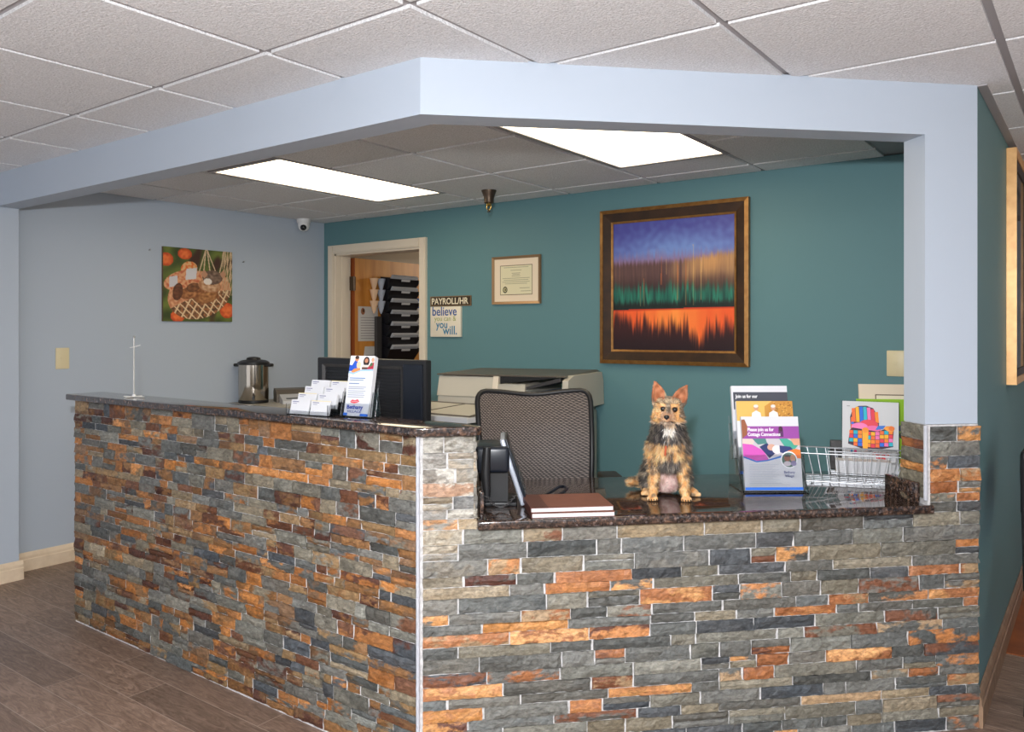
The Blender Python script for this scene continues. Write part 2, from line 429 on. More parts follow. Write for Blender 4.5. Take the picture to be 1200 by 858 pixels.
# inner ceiling
L1 = (-3.866, -3.29, 2.515, 3.745); L2 = (-2.045, -1.462, 2.50, 3.725)
ixs = [X0 + .61 * k for k in range(-6, 2)]; iys = [2.23, 2.835, 3.44, 4.05, 4.27]; iys = [1.62] + iys
it = MB()
def ipoly(p):
    p = clip_poly(p, (0, 1), 1.93, -1)
    p = clip_poly(p, n2, 3.57 / R2 + .07, -1) if len(p) > 2 else p
    p = clip_poly(p, (0, 1), 4.25, 1) if len(p) > 2 else p
    p = clip_poly(p, (1, 0), -4.99, -1) if len(p) > 2 else p
    p = clip_poly(p, (1, 0), XR - .13, 1) if len(p) > 2 else p
    if len(p) > 2: it.prism(p, CZ - .004, CZ + .008)
for i in range(len(ixs) - 1):
    lx0, lx1 = ixs[i], ixs[i + 1]
    lit = [L for L in (L1, L2) if lx0 - .05 < (L[0] + L[1]) / 2 < lx1 + .05]
    rows = [1.90, 2.50, 3.735, 4.05, 4.27] if lit else iys
    for j in range(len(rows) - 1):
        if lit and abs(rows[j] - 2.50) < .01: continue
        ipoly([(lx0 + .0125, rows[j] + .0125), (lx1 - .0125, rows[j] + .0125), (lx1 - .0125, rows[j + 1] - .0125), (lx0 + .0125, rows[j + 1] - .0125)])
struct(it.build('ceiling_inner', M['tile']))
for k, L in enumerate((L1, L2)):
    cx, cy = (L[0] + L[1]) / 2, (L[2] + L[3]) / 2
    t = thing('ceiling_light', ['lit rectangular ceiling panel nearer the pale blue wall with the kitten picture', 'lit rectangular ceiling panel above the dog, in front of the big framed painting'][k], 'ceiling light', (cx, cy, CZ), 0, 'lit ceiling panels')
    hw, hh = (L[1] - L[0]) / 2, (L[3] - L[2]) / 2
    f = MB(); 
    for (x0, x1, y0, y1) in ((-hw - .012, hw + .012, -hh - .012, -hh + .014), (-hw - .012, hw + .012, hh - .014, hh + .012), (-hw - .012, -hw + .014, -hh + .014, hh - .014), (hw - .014, hw + .012, -hh + .014, hh - .014)):
        f.box(x0, x1, y0, y1, -.007, .008)
    f.build('frame', M['tbar'], t)
    MB().box(-hw + .014, hw - .014, -hh + .014, hh - .014, -.003, .004).build('diffuser', M['diffuser'], t)

# wall angle along the partition and the beam
tr = MB(); tr.box(XR, XR + .03, CP(S_END, 0)[1], 7.4, CZ - .008, CZ + .006)
struct(tr.build('trim_ceiling_angle', M['tbar']))
# baseboards
def baseboard(name, pts, m, h=.105):   # pts: (x,y) start, end, outward normal
    (x0, y0), (x1, y1), (nx, ny) = pts
    prof = [(0, 0), (.018, 0), (.018, h * .62), (.014, h * .66), (.014, h * .8), (.008, h * .94), (.003, h), (0, h)]
    vs = []
    for (x, y) in ((x0, y0), (x1, y1)):
        for d, zz in prof: vs.append((x + nx * d, y + ny * d, zz))
    n = len(prof); fs = [(i, (i + 1) % n, n + (i + 1) % n, n + i) for i in range(n)] + [tuple(range(n)), tuple(range(n, 2 * n))[::-1]]
    return struct(MB().add(vs, fs).build(name, m))
baseboard('baseboard_left', ((-5.0, 1.983), (-5.0, 4.26), (1, 0)), M['base_cream'])
baseboard('baseboard_left_front', ((-4.85, -1.4), (-4.85, 1.983), (1, 0)), M['base_cream'])
baseboard('baseboard_return', ((-4.982, 1.965), (-4.85, 1.965), (0, 1)), M['base_cream'])
baseboard('baseboard_right', ((XR, CP(S_END, 0)[1] - .005), (XR, 7.4), (1, 0)), M['wood_base'], .12)

# office behind the door
ob = MB(); ob.box(-5.3, -5.2, 4.40, 7.2, 0, CZ); ob.box(-5.3, -3.0, 7.2, 7.3, 0, CZ); ob.box(-3.0, -2.9, 4.40, 7.2, 0, CZ)
struct(ob.build('wall_office', mat('office_wall_paint', (176, 164, 148), .6)))
# door 1: casing, jamb, leaf
dj = MB()
dj.ring(1.038, 2.3, 0, .066, -.022, -.014, x=-4.409, z=.90)
cas = dj
cas2 = MB()
for (x0, x1) in ((-4.93, -4.868), (-3.952, -3.892)):
    cas2.box(x0, x1, 4.238, 4.262, 0, 2.05); cas2.box(x0 + .008, x1 - .008, 4.232, 4.24, 0, 2.042)
cas2.box(-4.868, -3.952, 4.238, 4.262, 1.985, 2.05); cas2.box(-4.868, -3.952, 4.232, 4.24, 1.993, 2.042)
cas2.box(-4.872, -4.855, 4.255, 4.405, 0, 1.985); cas2.box(-3.967, -3.948, 4.255, 4.405, 0, 1.985); cas2.box(-4.87, -3.95, 4.255, 4.405, 1.97, 1.987)
cas2.box(-4.858, -4.845, 4.31, 4.345, 0, 1.975); cas2.box(-3.977, -3.964, 4.31, 4.345, 0, 1.975)
struct(cas2.build('trim_door_casing', M['white_paint']))
d1 = bpy.data.objects.new('door_1', None); COL.objects.link(d1); d1['kind'] = 'structure'; d1.location = (-4.85, 4.425, 0)
lf = MB().box(-.022, .022, .004, .885, .01, 1.965).build('door_leaf', M['oak'], d1)
MB().box(-.0225, .0225, 0, .004, .01, 1.965).build('edge_band', M['oak_edge'], lf)
for zz in (1.76, 1.0, .25):
    h = MB(); h.box(-.006, .032, -.03, .004, zz - .055, zz + .055); h.tube([(.03, -.012, zz - .058), (.03, -.012, zz + .058)], .008, 10)
    h.build('hinge', M['bronze'], d1)
MB().box(.0225, .0245, -.001, .001, .98, 1.12).build('latch_plate', M['brass'], lf)

# ------------------------------------------------------------------ stone-faced reception desk
slates = [((100, 99, 94), 6), ((86, 87, 84), 5), ((112, 110, 101), 4), ((74, 77, 80), 3), ((120, 113, 98), 2.5), ((136, 122, 100), 1)]
rusts = [((172, 116, 72), 4), ((150, 98, 64), 4), ((190, 138, 88), 3), ((116, 76, 56), 3), ((88, 56, 46), 1.8), ((156, 130, 100), 3.5)]
def pick(lst):
    r = random.uniform(0, sum(w_ for _, w_ in lst))
    for c, w_ in lst:
        r -= w_
        if r <= 0: return c
    return lst[-1][0]
browns = [((128, 92, 58), 5), ((112, 84, 60), 4), ((148, 98, 56), 3.5), ((100, 66, 48), 3), ((176, 118, 66), 2.2), ((78, 48, 38), 2), ((134, 108, 76), 3)]  # browner mix of the straight run, also darkened to stand for dimmer light
def jit(c, a=10):
    k = random.uniform(-a, a); q = random.uniform(-2, 2); return (max(8, c[0] + k + q), max(8, c[1] + k), max(8, c[2] + k - q))

class Stone:
    def __init__(s, brown=False):
        s.brown = brown; s.v = []; s.f = []; s.c1 = []; s.c2 = []; s.w = []
    def stone(s, u0, u1, z0, z1, fr, rust, light=0):
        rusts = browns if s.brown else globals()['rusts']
        # fr(u, z, d) -> world point, d = distance out from the grout plane
        k = random.random()
        if k < rust * .62: A, B = jit(pick(rusts)), jit(pick(rusts), 18)
        elif k < rust: A, B = jit(pick(slates)), jit(pick(rusts))
        else: A = jit(pick(slates)); kk = random.uniform(.8, 1.15); B = jit(tuple(v * kk for v in A), 6)
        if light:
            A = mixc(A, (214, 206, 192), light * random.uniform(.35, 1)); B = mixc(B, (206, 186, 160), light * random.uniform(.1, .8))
        A = lin(A); B = lin(B)
        d0 = random.uniform(.004, .0105); tilt = random.uniform(-.004, .004); seed = random.uniform(0, 90)
        nu = max(2, int((u1 - u0) / .012)); nv = max(2, int((z1 - z0) / .012)); base = len(s.v)
        for j in range(nv + 1):
            for i in range(nu + 1):
                u = u0 + (u1 - u0) * i / nu; zz = z0 + (z1 - z0) * j / nv
                edge = i in (0, nu) or j in (0, nv)
                rough = nz(u * 26 + seed, zz * 40, seed) * .0055 + nz(u * 80, zz * 110, seed) * .002
                d = d0 + tilt * (j / nv - .5) * 2 + rough - (.003 if edge else 0)
                jj = .0012 if edge else 0
                uu = u + random.uniform(-jj, jj); zq = zz + random.uniform(-jj, jj)
                s.v.append(fr(uu, zq, max(.002, d))); s.c1.append(A); s.c2.append(B); s.w.append((u * .55 + seed, zz + seed * .7, d * 3 + seed))
        for j in range(nv):
            for i in range(nu):
                a_ = base + j * (nu + 1) + i; s.f.append((a_, a_ + 1, a_ + nu + 2, a_ + nu + 1))
        # sides back to the grout plane
        loop = [base + i for i in range(nu + 1)] + [base + j * (nu + 1) + nu for j in range(1, nv + 1)] + [base + nv * (nu + 1) + i for i in range(nu - 1, -1, -1)] + [base + j * (nu + 1) for j in range(nv - 1, 0, -1)]
        b2_ = len(s.v)
        for q in loop:
            idx = q - base; j, i = divmod(idx, nu + 1)
            s.v.append(fr(u0 + (u1 - u0) * i / nu, z0 + (z1 - z0) * j / nv, -.003)); s.c1.append(A); s.c2.append(B); s.w.append(s.w[q])
        n = len(loop)
        for k2 in range(n):
            s.f.append((loop[k2], b2_ + k2, b2_ + (k2 + 1) % n, loop[(k2 + 1) % n]))
    def course(s, z0, z1, spans, fr, rust, gap=.0032, lightfn=None, wmin=.07, wmax=.27):
        for (a_, b_) in spans:
            u = a_
            while u < b_ - .001:
                w_ = random.uniform(wmin, wmax)
                if b_ - (u + w_) < .05: w_ = b_ - u
                w_ = min(w_, b_ - u)
                lt = lightfn((u + w_ / 2), (z0 + z1) / 2) if lightfn else 0
                if z1 - z0 > .038 and random.random() < .28 and w_ < .2:
                    zm = z0 + (z1 - z0) * random.uniform(.4, .6)
                    s.stone(u + gap / 2, u + w_ - gap, z0 + gap / 3, zm - gap / 3, fr, rust, lt); s.stone(u + gap / 2, u + w_ - gap, zm + gap / 3, z1 - gap / 3, fr, rust, lt)
                else: s.stone(u + gap / 2, u + w_ - gap * random.uniform(.6, 2.2), z0 + gap / 3, z1 - gap / 3, fr, rust, lt)
                u += w_
    def build(s, name, parent):
        me = bpy.data.meshes.new(name); me.from_pydata([tuple(p) for p in s.v], [], s.f)
        for nm, arr in (('Col', s.c1), ('Tint', s.c2)):
            a_ = me.color_attributes.new(nm, 'FLOAT_COLOR', 'POINT'); fl_ = []
            for c in arr: fl_ += list(c)
            a_.data.foreach_set('color', fl_)
        a_ = me.attributes.new('Where', 'FLOAT_VECTOR', 'POINT'); fl_ = []
        for c in s.w: fl_ += list(c)
        a_.data.foreach_set('vector', fl_)
        bm = bmesh.new(); bm.from_mesh(me); bmesh.ops.recalc_face_normals(bm, faces=bm.faces[:]); bm.to_mesh(me); bm.free()
        me.materials.append(M['slate'])
        o = bpy.data.objects.new(name, me); COL.objects.link(o); o.parent = parent; return o
def rows(z0, z1):
    out = [z0]
    while out[-1] < z1 - .001:
        h = random.choice((.03, .034, .04, .044, .048, .05))
        if z1 - (out[-1] + h) < .024: h = z1 - out[-1]
        out.append(out[-1] + h)
    return out

desk = thing('reception_desk', 'L-shaped reception desk clad in stacked grey and rust slate', 'reception desk')
AY, CT = 1.842, -.008            # grout planes
cor = (P0.x + (CT) * 0 + .0033, AY)
core = MB()
core.prism([(-3.935, AY), (CP(0, CT)[0] - .0, AY), CP(S_IN - .012, CT), CP(S_IN - .012, .0), (-1.60, 1.965), (-3.935, 1.965)], 0, 1.054)
core.prism([CP(S_IN - .012, CT), CP(S_OUT + .01, CT), CP(S_OUT + .01, .115), CP(S_IN - .012, .115)], 0, .757)
core.prism([CP(S_OUT + .004, CT), CP(S_END - .004, CT), CP(S_END - .004, .115), CP(S_OUT + .004, .115)], 0, 1.057)
core.build('grout_core', M['grout'], desk)
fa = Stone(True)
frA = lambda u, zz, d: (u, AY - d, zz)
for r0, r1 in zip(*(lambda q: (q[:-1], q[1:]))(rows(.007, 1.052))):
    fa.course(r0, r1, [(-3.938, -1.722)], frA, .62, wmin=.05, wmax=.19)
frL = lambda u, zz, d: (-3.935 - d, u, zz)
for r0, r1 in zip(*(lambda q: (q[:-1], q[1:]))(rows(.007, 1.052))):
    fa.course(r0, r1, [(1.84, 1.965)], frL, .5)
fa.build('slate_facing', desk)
fc = Stone()
def frC(u, zz, d): x, y = CP(u, CT - d); return (x, y, zz)
def lightC(u, zz): return .75 * sm(.26, .1, u) * sm(.45, .8, zz)  # paler stones at the top of the pier: flash wash put into the colour
rr = rows(.004, .757)
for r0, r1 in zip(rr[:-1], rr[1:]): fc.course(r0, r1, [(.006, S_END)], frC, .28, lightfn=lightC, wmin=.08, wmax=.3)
rr = rows(.757, 1.052)
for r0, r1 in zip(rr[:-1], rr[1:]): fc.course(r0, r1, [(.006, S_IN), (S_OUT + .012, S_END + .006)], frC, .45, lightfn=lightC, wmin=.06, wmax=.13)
def frR(u, zz, d): x, y = CP(S_OUT + .002 - d, u); return (x, y, zz)     # side of the column
rr = rows(.80, 1.056)
for r0, r1 in zip(rr[:-1], rr[1:]): fc.course(r0, r1, [(-.004, .135)], frR, .25)
def frP(u, zz, d): x, y = CP(S_IN - .012 + d, u); return (x, y, zz)      # end of the tall run
for r0, r1 in zip(rr[:-1], rr[1:]): fc.course(r0, r1, [(-.02, .01)], frP, .1, lightfn=lambda u, z_: .5)  # end stones paled as well, flash brightness in their colour
fc.build('slate_facing', desk)
bead = MB(); p = CP(0, -.024)
for (bx, by) in ((-1.7115, 1.830),):
    pts = []
    for k in range(60): pts.append((bx + nz(k * .7, 3) * .0015, by + nz(k * .9, 8) * .0015, .0 + 1.054 * k / 59))
    bead.tube(pts, .006, 8)
bead.build('grout_bead', M['corner_grout'], desk); bead = MB()
q = CP(S_OUT - .008, -.014)
bead.tube([(q[0] + nz(k, 1) * .001, q[1], .80 + .256 * k / 19) for k in range(20)], .007, 8)
bead.build('grout_bead', M['corner_grout'], desk)

# granite
def slab(poly, z0, z1, r=.006):
    mb = MB(); bm = bmesh.new()
    a_ = [bm.verts.new((x, y, z0)) for x, y in poly]; b_ = [bm.verts.new((x, y, z1)) for x, y in poly]; n = len(poly)
    bm.faces.new(a_[::-1]); bm.faces.new(b_)
    for i in range(n): bm.faces.new((a_[i], a_[(i + 1) % n], b_[(i + 1) % n], b_[i]))
    bmesh.ops.recalc_face_normals(bm, faces=bm.faces[:])
    bmesh.ops.bevel(bm, geom=bm.edges[:], offset=r, segments=3, affect='EDGES', profile=.5)
    return mb.bm(bm)
e1 = CP(.172, -.045); e2 = CP(.19, -.028); e3 = CP(.19, 0)
lg = slab([(-3.957, 1.805), (-1.7014, 1.805), e1, e2, (e3[0], 1.985), (-3.957, 1.985)], 1.0545, LEDGE, .005).build('granite_ledge', M['granite'], smooth=True)
tag(lg, 'long narrow polished brown granite ledge capping the tall stone run', 'countertop')
dt = thing('granite_desktop', 'wide polished dark granite desktop the dog sits on', 'countertop', (0, 0, 0))
DL = [CP(.192, -.04), CP(1.735, -.04), CP(1.735, -.0), CP(1.722, .0), CP(1.722, .13), CP(1.87, .13), (-.482, CP(2.0, .22)[1] - .05), (-.482, 4.478 - .482), CP(-.38, .642), CP(-.36, .55), CP(.192, .0)]
DL = [CP(.176, -.042), CP(1.737, -.042), CP(1.737, -.0275), CP(1.716, -.0275), CP(1.716, .138), (-.482, 3.262), (-.482, 3.996), (-2.44, 2.038), (-2.44, 1.99), (-1.60, 1.99), CP(.176, 0)]
slab(DL, .7585, DESK, .006).build('top_slab', M['granite'], dt, smooth=True)
b = MB(); b.rbox(1.694, 1.714, .004, .175, DESK - .0005, .858, .003, m=CM)
b.build('backsplash', M['granite'], dt, smooth=True)
b = MB(); b.rbox(.186, .199, -.012, .10, DESK - .0005, .872, .003, m=CM); b.build('backsplash', M['granite'], dt, smooth=True)
# desk return behind the tall run, carrying the monitor, and its cabinets
rt = thing('work_surface', 'lower work surface behind the tall stone run', 'desk', (-3.0, 2.3, 0))
MB().prism([(-.93, -.31), (.495, -.31), (.75, -.055), (.75, .30), (-.93, .30)], .72, .748).build('top', M['laminate'], rt)
for x in (-.9, .5): MB().box(x, x + .03, -.28, .30, 0, .72).build('side_panel', M['laminate'], rt)
# support brackets under the granite
for s_ in (.7, 1.3):
    MB().prism([(s_, .12), (s_ + .03, .12), (s_ + .03, .58), (s_, .58)], 0, .757, m=CM).build('support_panel', M['laminate'], dt)
# ------------------------------------------------------------------ things on the walls and ceiling
def wall_plate(label, loc, rz):
    t = thing('wall_plate', label, 'wall plate', loc, rz)
    m = MB(); m.rbox(-.039, .039, -.006, 0, -.063, .063, .004); m.build('cover', M['ivory'], t, True)
    m = MB(); m.rbox(-.011, .011, -.009, -.005, -.006, .012, .001); m.build('toggle', M['ivory'], t)
    for z in (-.045, .045): MB().lathe([(.0035, 0), (.0035, .0012), (.001, .0016)], 10, m=Matrix.Translation((0, -.006, z)) @ Matrix.Rotation(PI / 2, 4, 'X')).build('screw', M['ivory'], t)
wall_plate('ivory wall plate on the pale blue left wall above the far end of the ledge', (-5.0, 2.262, 1.217), PI / 2)
wall_plate('ivory wall plate on the teal wall beside the white column', (-.818, 4.26, 1.222), 0)

# kitten-in-hammock print
def kitten(u, v):
    n = nz(u * 7, v * 7); n2 = nz(u * 26, v * 26, 3)
    c = mixc((58, 70, 34), (110, 122, 54), .5 + n * .9)
    c = mixc(c, (70, 44, 34), sm(.15, .5, nz(u * 5 + 9, v * 3)))
    def ell(x, y, a, b, rot=0):
        dx, dy = u - x, v - y; cc, ss = math.cos(rot), math.sin(rot)
        return ((dx * cc + dy * ss) / a) ** 2 + ((-dx * ss + dy * cc) / b) ** 2
    for (x, y, a, b) in ((.04, .17, .1, .09), (.3, .08, .1, .075), (.92, .84, .11, .11), (.2, .93, .1, .08)):
        e = ell(x, y, a, b)
        if e < 1: c = mixc((236, 120, 60), (196, 72, 34), e + n2 * .6)
    # net
    hull = ell(.52, .62, .47, .33, -.35) < 1 and v > .3
    rim = .40 + .55 * (u - .5) ** 2
    if hull:
        c = mixc((224, 170, 128), (190, 120, 84), .5 + n2)
        if v > .66 + .3 * (u - .5) ** 2 - (u - .45) * .35:
            k = 1 if min(abs(math.sin((u + v * .5) * 26)), abs(math.sin((u - v * 1.1) * 26))) < .3 else 0
            c = (226, 196, 156) if k > .12 else mixc((86, 60, 44), (170, 110, 70), .5 + n2)
    if v < .42 and u > .5:
        for (ax, bx) in ((.6, .47), (.6, .56), (.62, .68), (.62, .8), (.88, .78), (.9, .86), (.93, .92), (.98, .97)):
            xx = ax + (bx - ax) * (v / .42)
            if abs(u - xx) < .008: c = (214, 186, 150)
    if u > .84 and v < .62 and math.sin((u * 1.6 + v * .4) * 110) > .35: c = (196, 164, 128)
    # cushions, paper-white patches
    if ell(.36, .28, .12, .1, -.4) < 1: c = mixc((226, 176, 120), (222, 112, 52), sm(0, .5, n2 + .2))
    if ell(.27, .44, .27, .13, -.3) < 1: c = mixc((222, 164, 120), (196, 104, 70), sm(0, .6, n2 + .2))
    if .35 < u + .1 * v < .5 and .33 < v + .15 * u < .48: c = (212, 208, 210)
    if .08 < u < .2 and .42 < v + .2 * u < .56: c = (206, 202, 206)
    # two kittens
    for (x, y, a, b, r_, c0, c1) in ((.4, .6, .19, .085, -.25, (196, 134, 84), (122, 72, 42)), (.62, .66, .18, .08, -.3, (206, 148, 92), (130, 80, 46)), (.2, .6, .07, .12, .2, (128, 80, 56), (86, 50, 34)), (.42, .53, .1, .06, -.3, (150, 98, 62), (96, 60, 40)), (.66, .5, .17, .09, .1, (222, 186, 150), (170, 116, 78)), (.7, .38, .15, .1, 0, (150, 124, 106), (96, 74, 62))):
        e = ell(x, y, a, b, r_)
        if e < 1: c = mixc(mixc(c0, c1, .5 + .9 * nz(u * 24, v * 30, 5)), c1, e ** 3)
    if ell(.63, .44, .06, .045) < 1: c = (232, 222, 212)
    for (x, y) in ((.86, .33), (.58, .34)):
        if abs(u - x) + abs(v - y) * .8 < .05: c = (190, 140, 110)
    return c
t = thing('kitten_print', 'square canvas print of kittens in a string hammock among oranges', 'picture', (-5.001, 3.15, 1.692), PI / 2)
MB().box(-.26, .26, -.018, 0, -.247, .247).build('canvas_edge', mat('canvas_edge', (96, 74, 50), .7), t)
paint_grid(.52, .494, 150, 142, kitten, -.0185, 'print', t, M['art'])
for y, z, lab in ((2.80, 1.905, 'small nail in the pale wall left of the kitten print'), (3.505, 1.875, 'small nail in the pale wall right of the kitten print')):
    m = MB(); m.tube([(0, 0, 0), (0, -.018, .003)], .0022, 8); m.ball((0, -.019, .0035), .006, u=10, v=6)
    tag(m.build('nail', M['grey_metal'], None, True, (-5.0, y, z), PI / 2), lab, 'nail')

# security camera
t = thing('security_camera', 'small white dome security camera under the ceiling in the left corner', 'camera', (-4.93, 4.0, CZ - .004))
MB().lathe([(.052, 0), (.052, -.022), (.048, -.03), (.045, -.03)], 28).build('housing', M['white'], t, True)
MB().lathe([(.044, -.028), (.044, -.05), (.038, -.072), (.024, -.088), (.004, -.094)], 28).build('shell', M['white'], t, True)
dome = Vector((.7, -.62, -.4)).normalized()
MB().ball((.022, -.02, -.066), .024).build('lens', M['black_gloss'], t, True)
# sprinkler
t = thing('sprinkler', 'dark metal pendant sprinkler hanging from the ceiling before the teal wall', 'sprinkler', (-3.013, 3.85, CZ - .004))
MB().lathe([(.046, 0), (.045, -.006), (.036, -.03), (.030, -.052), (.030, -.075), (.026, -.08)], 28).build('escutcheon', M['bronze'], t, True)
MB().lathe([(.014, -.07), (.016, -.09), (.010, -.096)], 16).build('body', M['brass'], t, True)
m = MB()
for sx in (-1, 1): m.tube([(sx * .014, 0, -.09), (sx * .017, 0, -.102), (sx * .010, 0, -.116), (0, 0, -.122)], .0028, 6)
m.build('yoke', M['brass'], t, True)
MB().lathe([(.004, -.12), (.006, -.126), (.013, -.129), (.013, -.131), (.002, -.134)], 16).build('deflector', M['bronze'], t, True)

# certificate
t = thing('framed_certificate', 'small certificate in a thin bronze frame with cream mat on the teal wall', 'framed certificate', (-3.101, 4.26, 1.715))
MB().ring(.39, .315, 0, .017, -.018, -.012).build('frame', M['frame_taupe'], t)
MB().box(-.18, .18, -.009, -.001, -.143, .143).build('mat_board', M['mat_board'], t)
f = Flat(-.0095); f.rect(-.131, .131, -.098, .098, (96, 76, 52)); f.rect(-.127, .127, -.094, .094, (222, 214, 180))
for k, (zz, w_) in enumerate(((.083, .10), (.064, .045), (.045, .035), (.036, .03), (.026, .035), (.012, .11), (.0, .10), (-.012, .11), (-.024, .09))):
    f.rect(-w_ if k != 5 else -.11, w_, zz - .0016, zz + .0016, (150, 144, 116))
f.rect(.03, .11, -.055, -.052, (140, 136, 110)); f.rect(.04, .12, -.075, -.072, (150, 144, 116))
f.ell(-.088, -.063, .019, .022, (70, 66, 46)); f.ell(-.088, -.063, .012, .014, (190, 182, 140)); f.ell(-.086, -.063, .006, .009, (90, 84, 60))
f.build('certificate', t)

# big painting
def landscape(u, v):
    s1 = nz(u * 60, v * 3.2, 1) ; s2 = nz(u * 110, v * 6, 4); s3 = nz(u * 18, v * 2, 7); g = nz(u * 22, v * 22, 9)
    sky = mixc((76, 78, 158), (112, 140, 204), sm(.0, .26, v) * (.6 + .5 * math.exp(-((u - .55) / .35) ** 2)) + g * .3)
    sky = mixc(sky, (70, 66, 150), sm(.35, 0, u) * .35 * sm(.3, .1, v))
    sky = mixc(sky, (142, 112, 150), sm(.22, .34, v + s1 * .05))
    tb = .31 - .04 * sm(.5, 1, u) + s1 * .035 + s2 * .02
    wood = mixc((92, 66, 66), (196, 150, 100), sm(.42, .62, u) * (.55 + .6 * s3) + s1 * .35)
    wood = mixc(wood, (212, 156, 98), .8 * math.exp(-((u - .83) / .13) ** 2) * sm(.5, .33, v))
    wood = mixc(wood, (54, 36, 38), sm(.38, .54, v) * .75 + s2 * .2)
    c = mixc(sky, wood, sm(tb - .02, tb + .04, v))
    grn = mixc((18, 84, 74), (44, 150, 122), .5 + s3 * .8 + s1 * .5)
    c = mixc(c, grn, .9 * sm(.475, .57, v + s1 * .06 + s2 * .03)); c = mixc(c, (30, 40, 40), .5 * max(0, s2 * 2) * sm(.5, .6, v))
    c = mixc(c, (22, 24, 24), .85 * sm(.60, .655, v + s2 * .03 + s1 * .03))
    for k, (x, a_, b_) in enumerate(((.27, .44, .66), (.24, .5, .66), (.62, .3, .66), (.68, .2, .66), (.42, .28, .5), (.74, .3, .62), (.55, .32, .62), (.46, .3, .42))):
        if abs(u - x - .003 * s1) < .004 and a_ < v < b_: c = mixc(c, (236, 190, 120) if k % 2 else (222, 120, 60), .3 + .5 * abs(s2))
    gd = .685 - .012 * u
    if v > gd:
        o = mixc((240, 96, 44), (255, 150, 66), math.exp(-((u - .52) / .22) ** 2) * .9 + s3 * .3)
        dk = mixc((60, 26, 28), (38, 20, 26), sm(.8, 1, v))
        depth = .80 + .06 * math.exp(-((u - .72) / .08) ** 2) * 2 + s1 * .09 + s2 * .05 - .05 * sm(.3, 0, u)
        c = mixc(mixc((200, 60, 34), o, sm(gd, gd + .02, v)), dk, sm(depth - .07, depth + .08, v))
    return c
t = thing('framed_painting', 'large framed painting of a violet sky, dark woods and orange field', 'painting', (-1.9985, 4.26, 1.645))
MB().ring(.919, .919, 0, .022, -.03, -.034).build('outer_frame', M['gold'], t)
MB().ring(.919, .919, .022, .072, -.028, -.016).build('frame', M['frame_brown'], t)
MB().ring(.919, .919, .072, .084, -.02, -.016).build('inner_frame', M['gold'], t)
MB().box(-.38, .38, -.010, -.002, -.38, .38).build('canvas_board', M['frame_brown'], t)
paint_grid(.755, .755, 200, 180, landscape, -.0105, 'canvas', t, M['art_gloss'])

# payroll sign and believe canvas
t = thing('office_sign', 'narrow brown office sign with cream capitals beside the door casing', 'sign', (-3.670, 4.26, 1.589))
MB().ring(.372, .07, 0, .005, -.010, -.009).build('frame', M['frame_taupe'], t)
MB().box(-.182, .182, -.007, -.0005, -.031, .031).build('plate', M['sign_brown'], t)
text(t, 'PAYROLL/HR', .062, -.008, -.021, -.0075, M['sign_text'], maxw=.335, bold=.0012)
t = thing('slogan_canvas', 'small square cream canvas with blue slogan lettering under the office sign', 'canvas', (-3.708, 4.262, 1.447))
m = MB(); m.rbox(-.140, .140, -.020, 0, -.108, .104, .003); m.build('canvas', mat('cream_canvas', (226, 218, 200), .7), t, True)
text(t, 'believe', .088, -.008, .042, -.0205, M['text_deep'], maxw=.225, bold=.001)
text(t, 'you can &', .05, -.0, .004, -.0205, M['text_olive'], maxw=.2)
text(t, 'you', .075, -.03, -.046, -.0205, M['text_blue'], maxw=.105, bold=.001)
text(t, 'will.', .085, .045, -.09, -.0205, M['text_blue'], maxw=.13, bold=.001)

# right-hand picture
t = thing('framed_picture', 'tall glazed picture in a light gold frame on the outer partition', 'picture', (XR, 4.68, 1.672), PI / 2)
MB().ring(.86, 1.07, 0, .03, -.040, -.034).build('frame', M['gold_bright'], t)
MB().ring(.86, 1.07, .03, .06, -.030, -.022).build('inner_frame', M['frame_brown'], t)
MB().box(-.375, .375, -.014, -.002, -.48, .48).build('backing', mat('dim_print', (70, 66, 64), .5, var=(5, (110, 96, 84), .8)), t)
MB().box(-.372, .372, -.018, -.0155, -.477, .477).build('glass', mat('picture_glass', (60, 66, 76), .03, spec=.8, alpha=.35), t)

# ------------------------------------------------------------------ on the open office door (faces +x)
DX = -4.828
def door_sheet(label, y0, y1, z0, z1, lines, tilt=0, emblem=False, dx=0.0):
    t = thing('notice_sheet', label, 'paper notice', (DX + dx, (y0 + y1) / 2, z0), PI / 2)
    w_, h_ = y1 - y0, z1 - z0
    MB().prism([(-w_ / 2, 0), (w_ / 2, 0), (w_ / 2 + tilt * .3, h_), (-w_ / 2 + tilt * .3, h_)], -.0018, 0, m=Matrix.Rotation(PI / 2, 4, 'X') @ Matrix.Scale(-1, 4, (0, 0, 1))).build('sheet', mat('grey_paper', (196, 194, 192), .8), t)
    f = Flat(-.0021)
    for k in range(lines):
        zz = h_ * (.68 - .075 * k); q = random.uniform(.25, .42)
        f.rect(-w_ * .38 + tilt * .3 * zz / h_, w_ * q + tilt * .3 * zz / h_, zz - .0025, zz + .0015, (120, 116, 116))
    if emblem: f.ell(-w_ * .27, h_ * .86, .022, .028, (150, 96, 66)); f.ell(-w_ * .24, h_ * .88, .012, .014, (80, 50, 36))
    f.build('print', t)
door_sheet('grey typed notice with a brown emblem taped to the oak door', 4.463, 4.679, 1.298, 1.579, 9, 0, True)
door_sheet('lower tilted typed notice on the oak door just above the monitor', 4.50, 4.70, 1.03, 1.255, 5, .12)
door_sheet('pale poster at the door edge to the right of the black pockets', 5.075, 5.29, 1.22, 1.60, 5)
t = thing('blue_notice', 'small blue notice above the pale poster right of the black pockets', 'paper notice', (DX + .003, 5.16, 1.58), PI / 2)
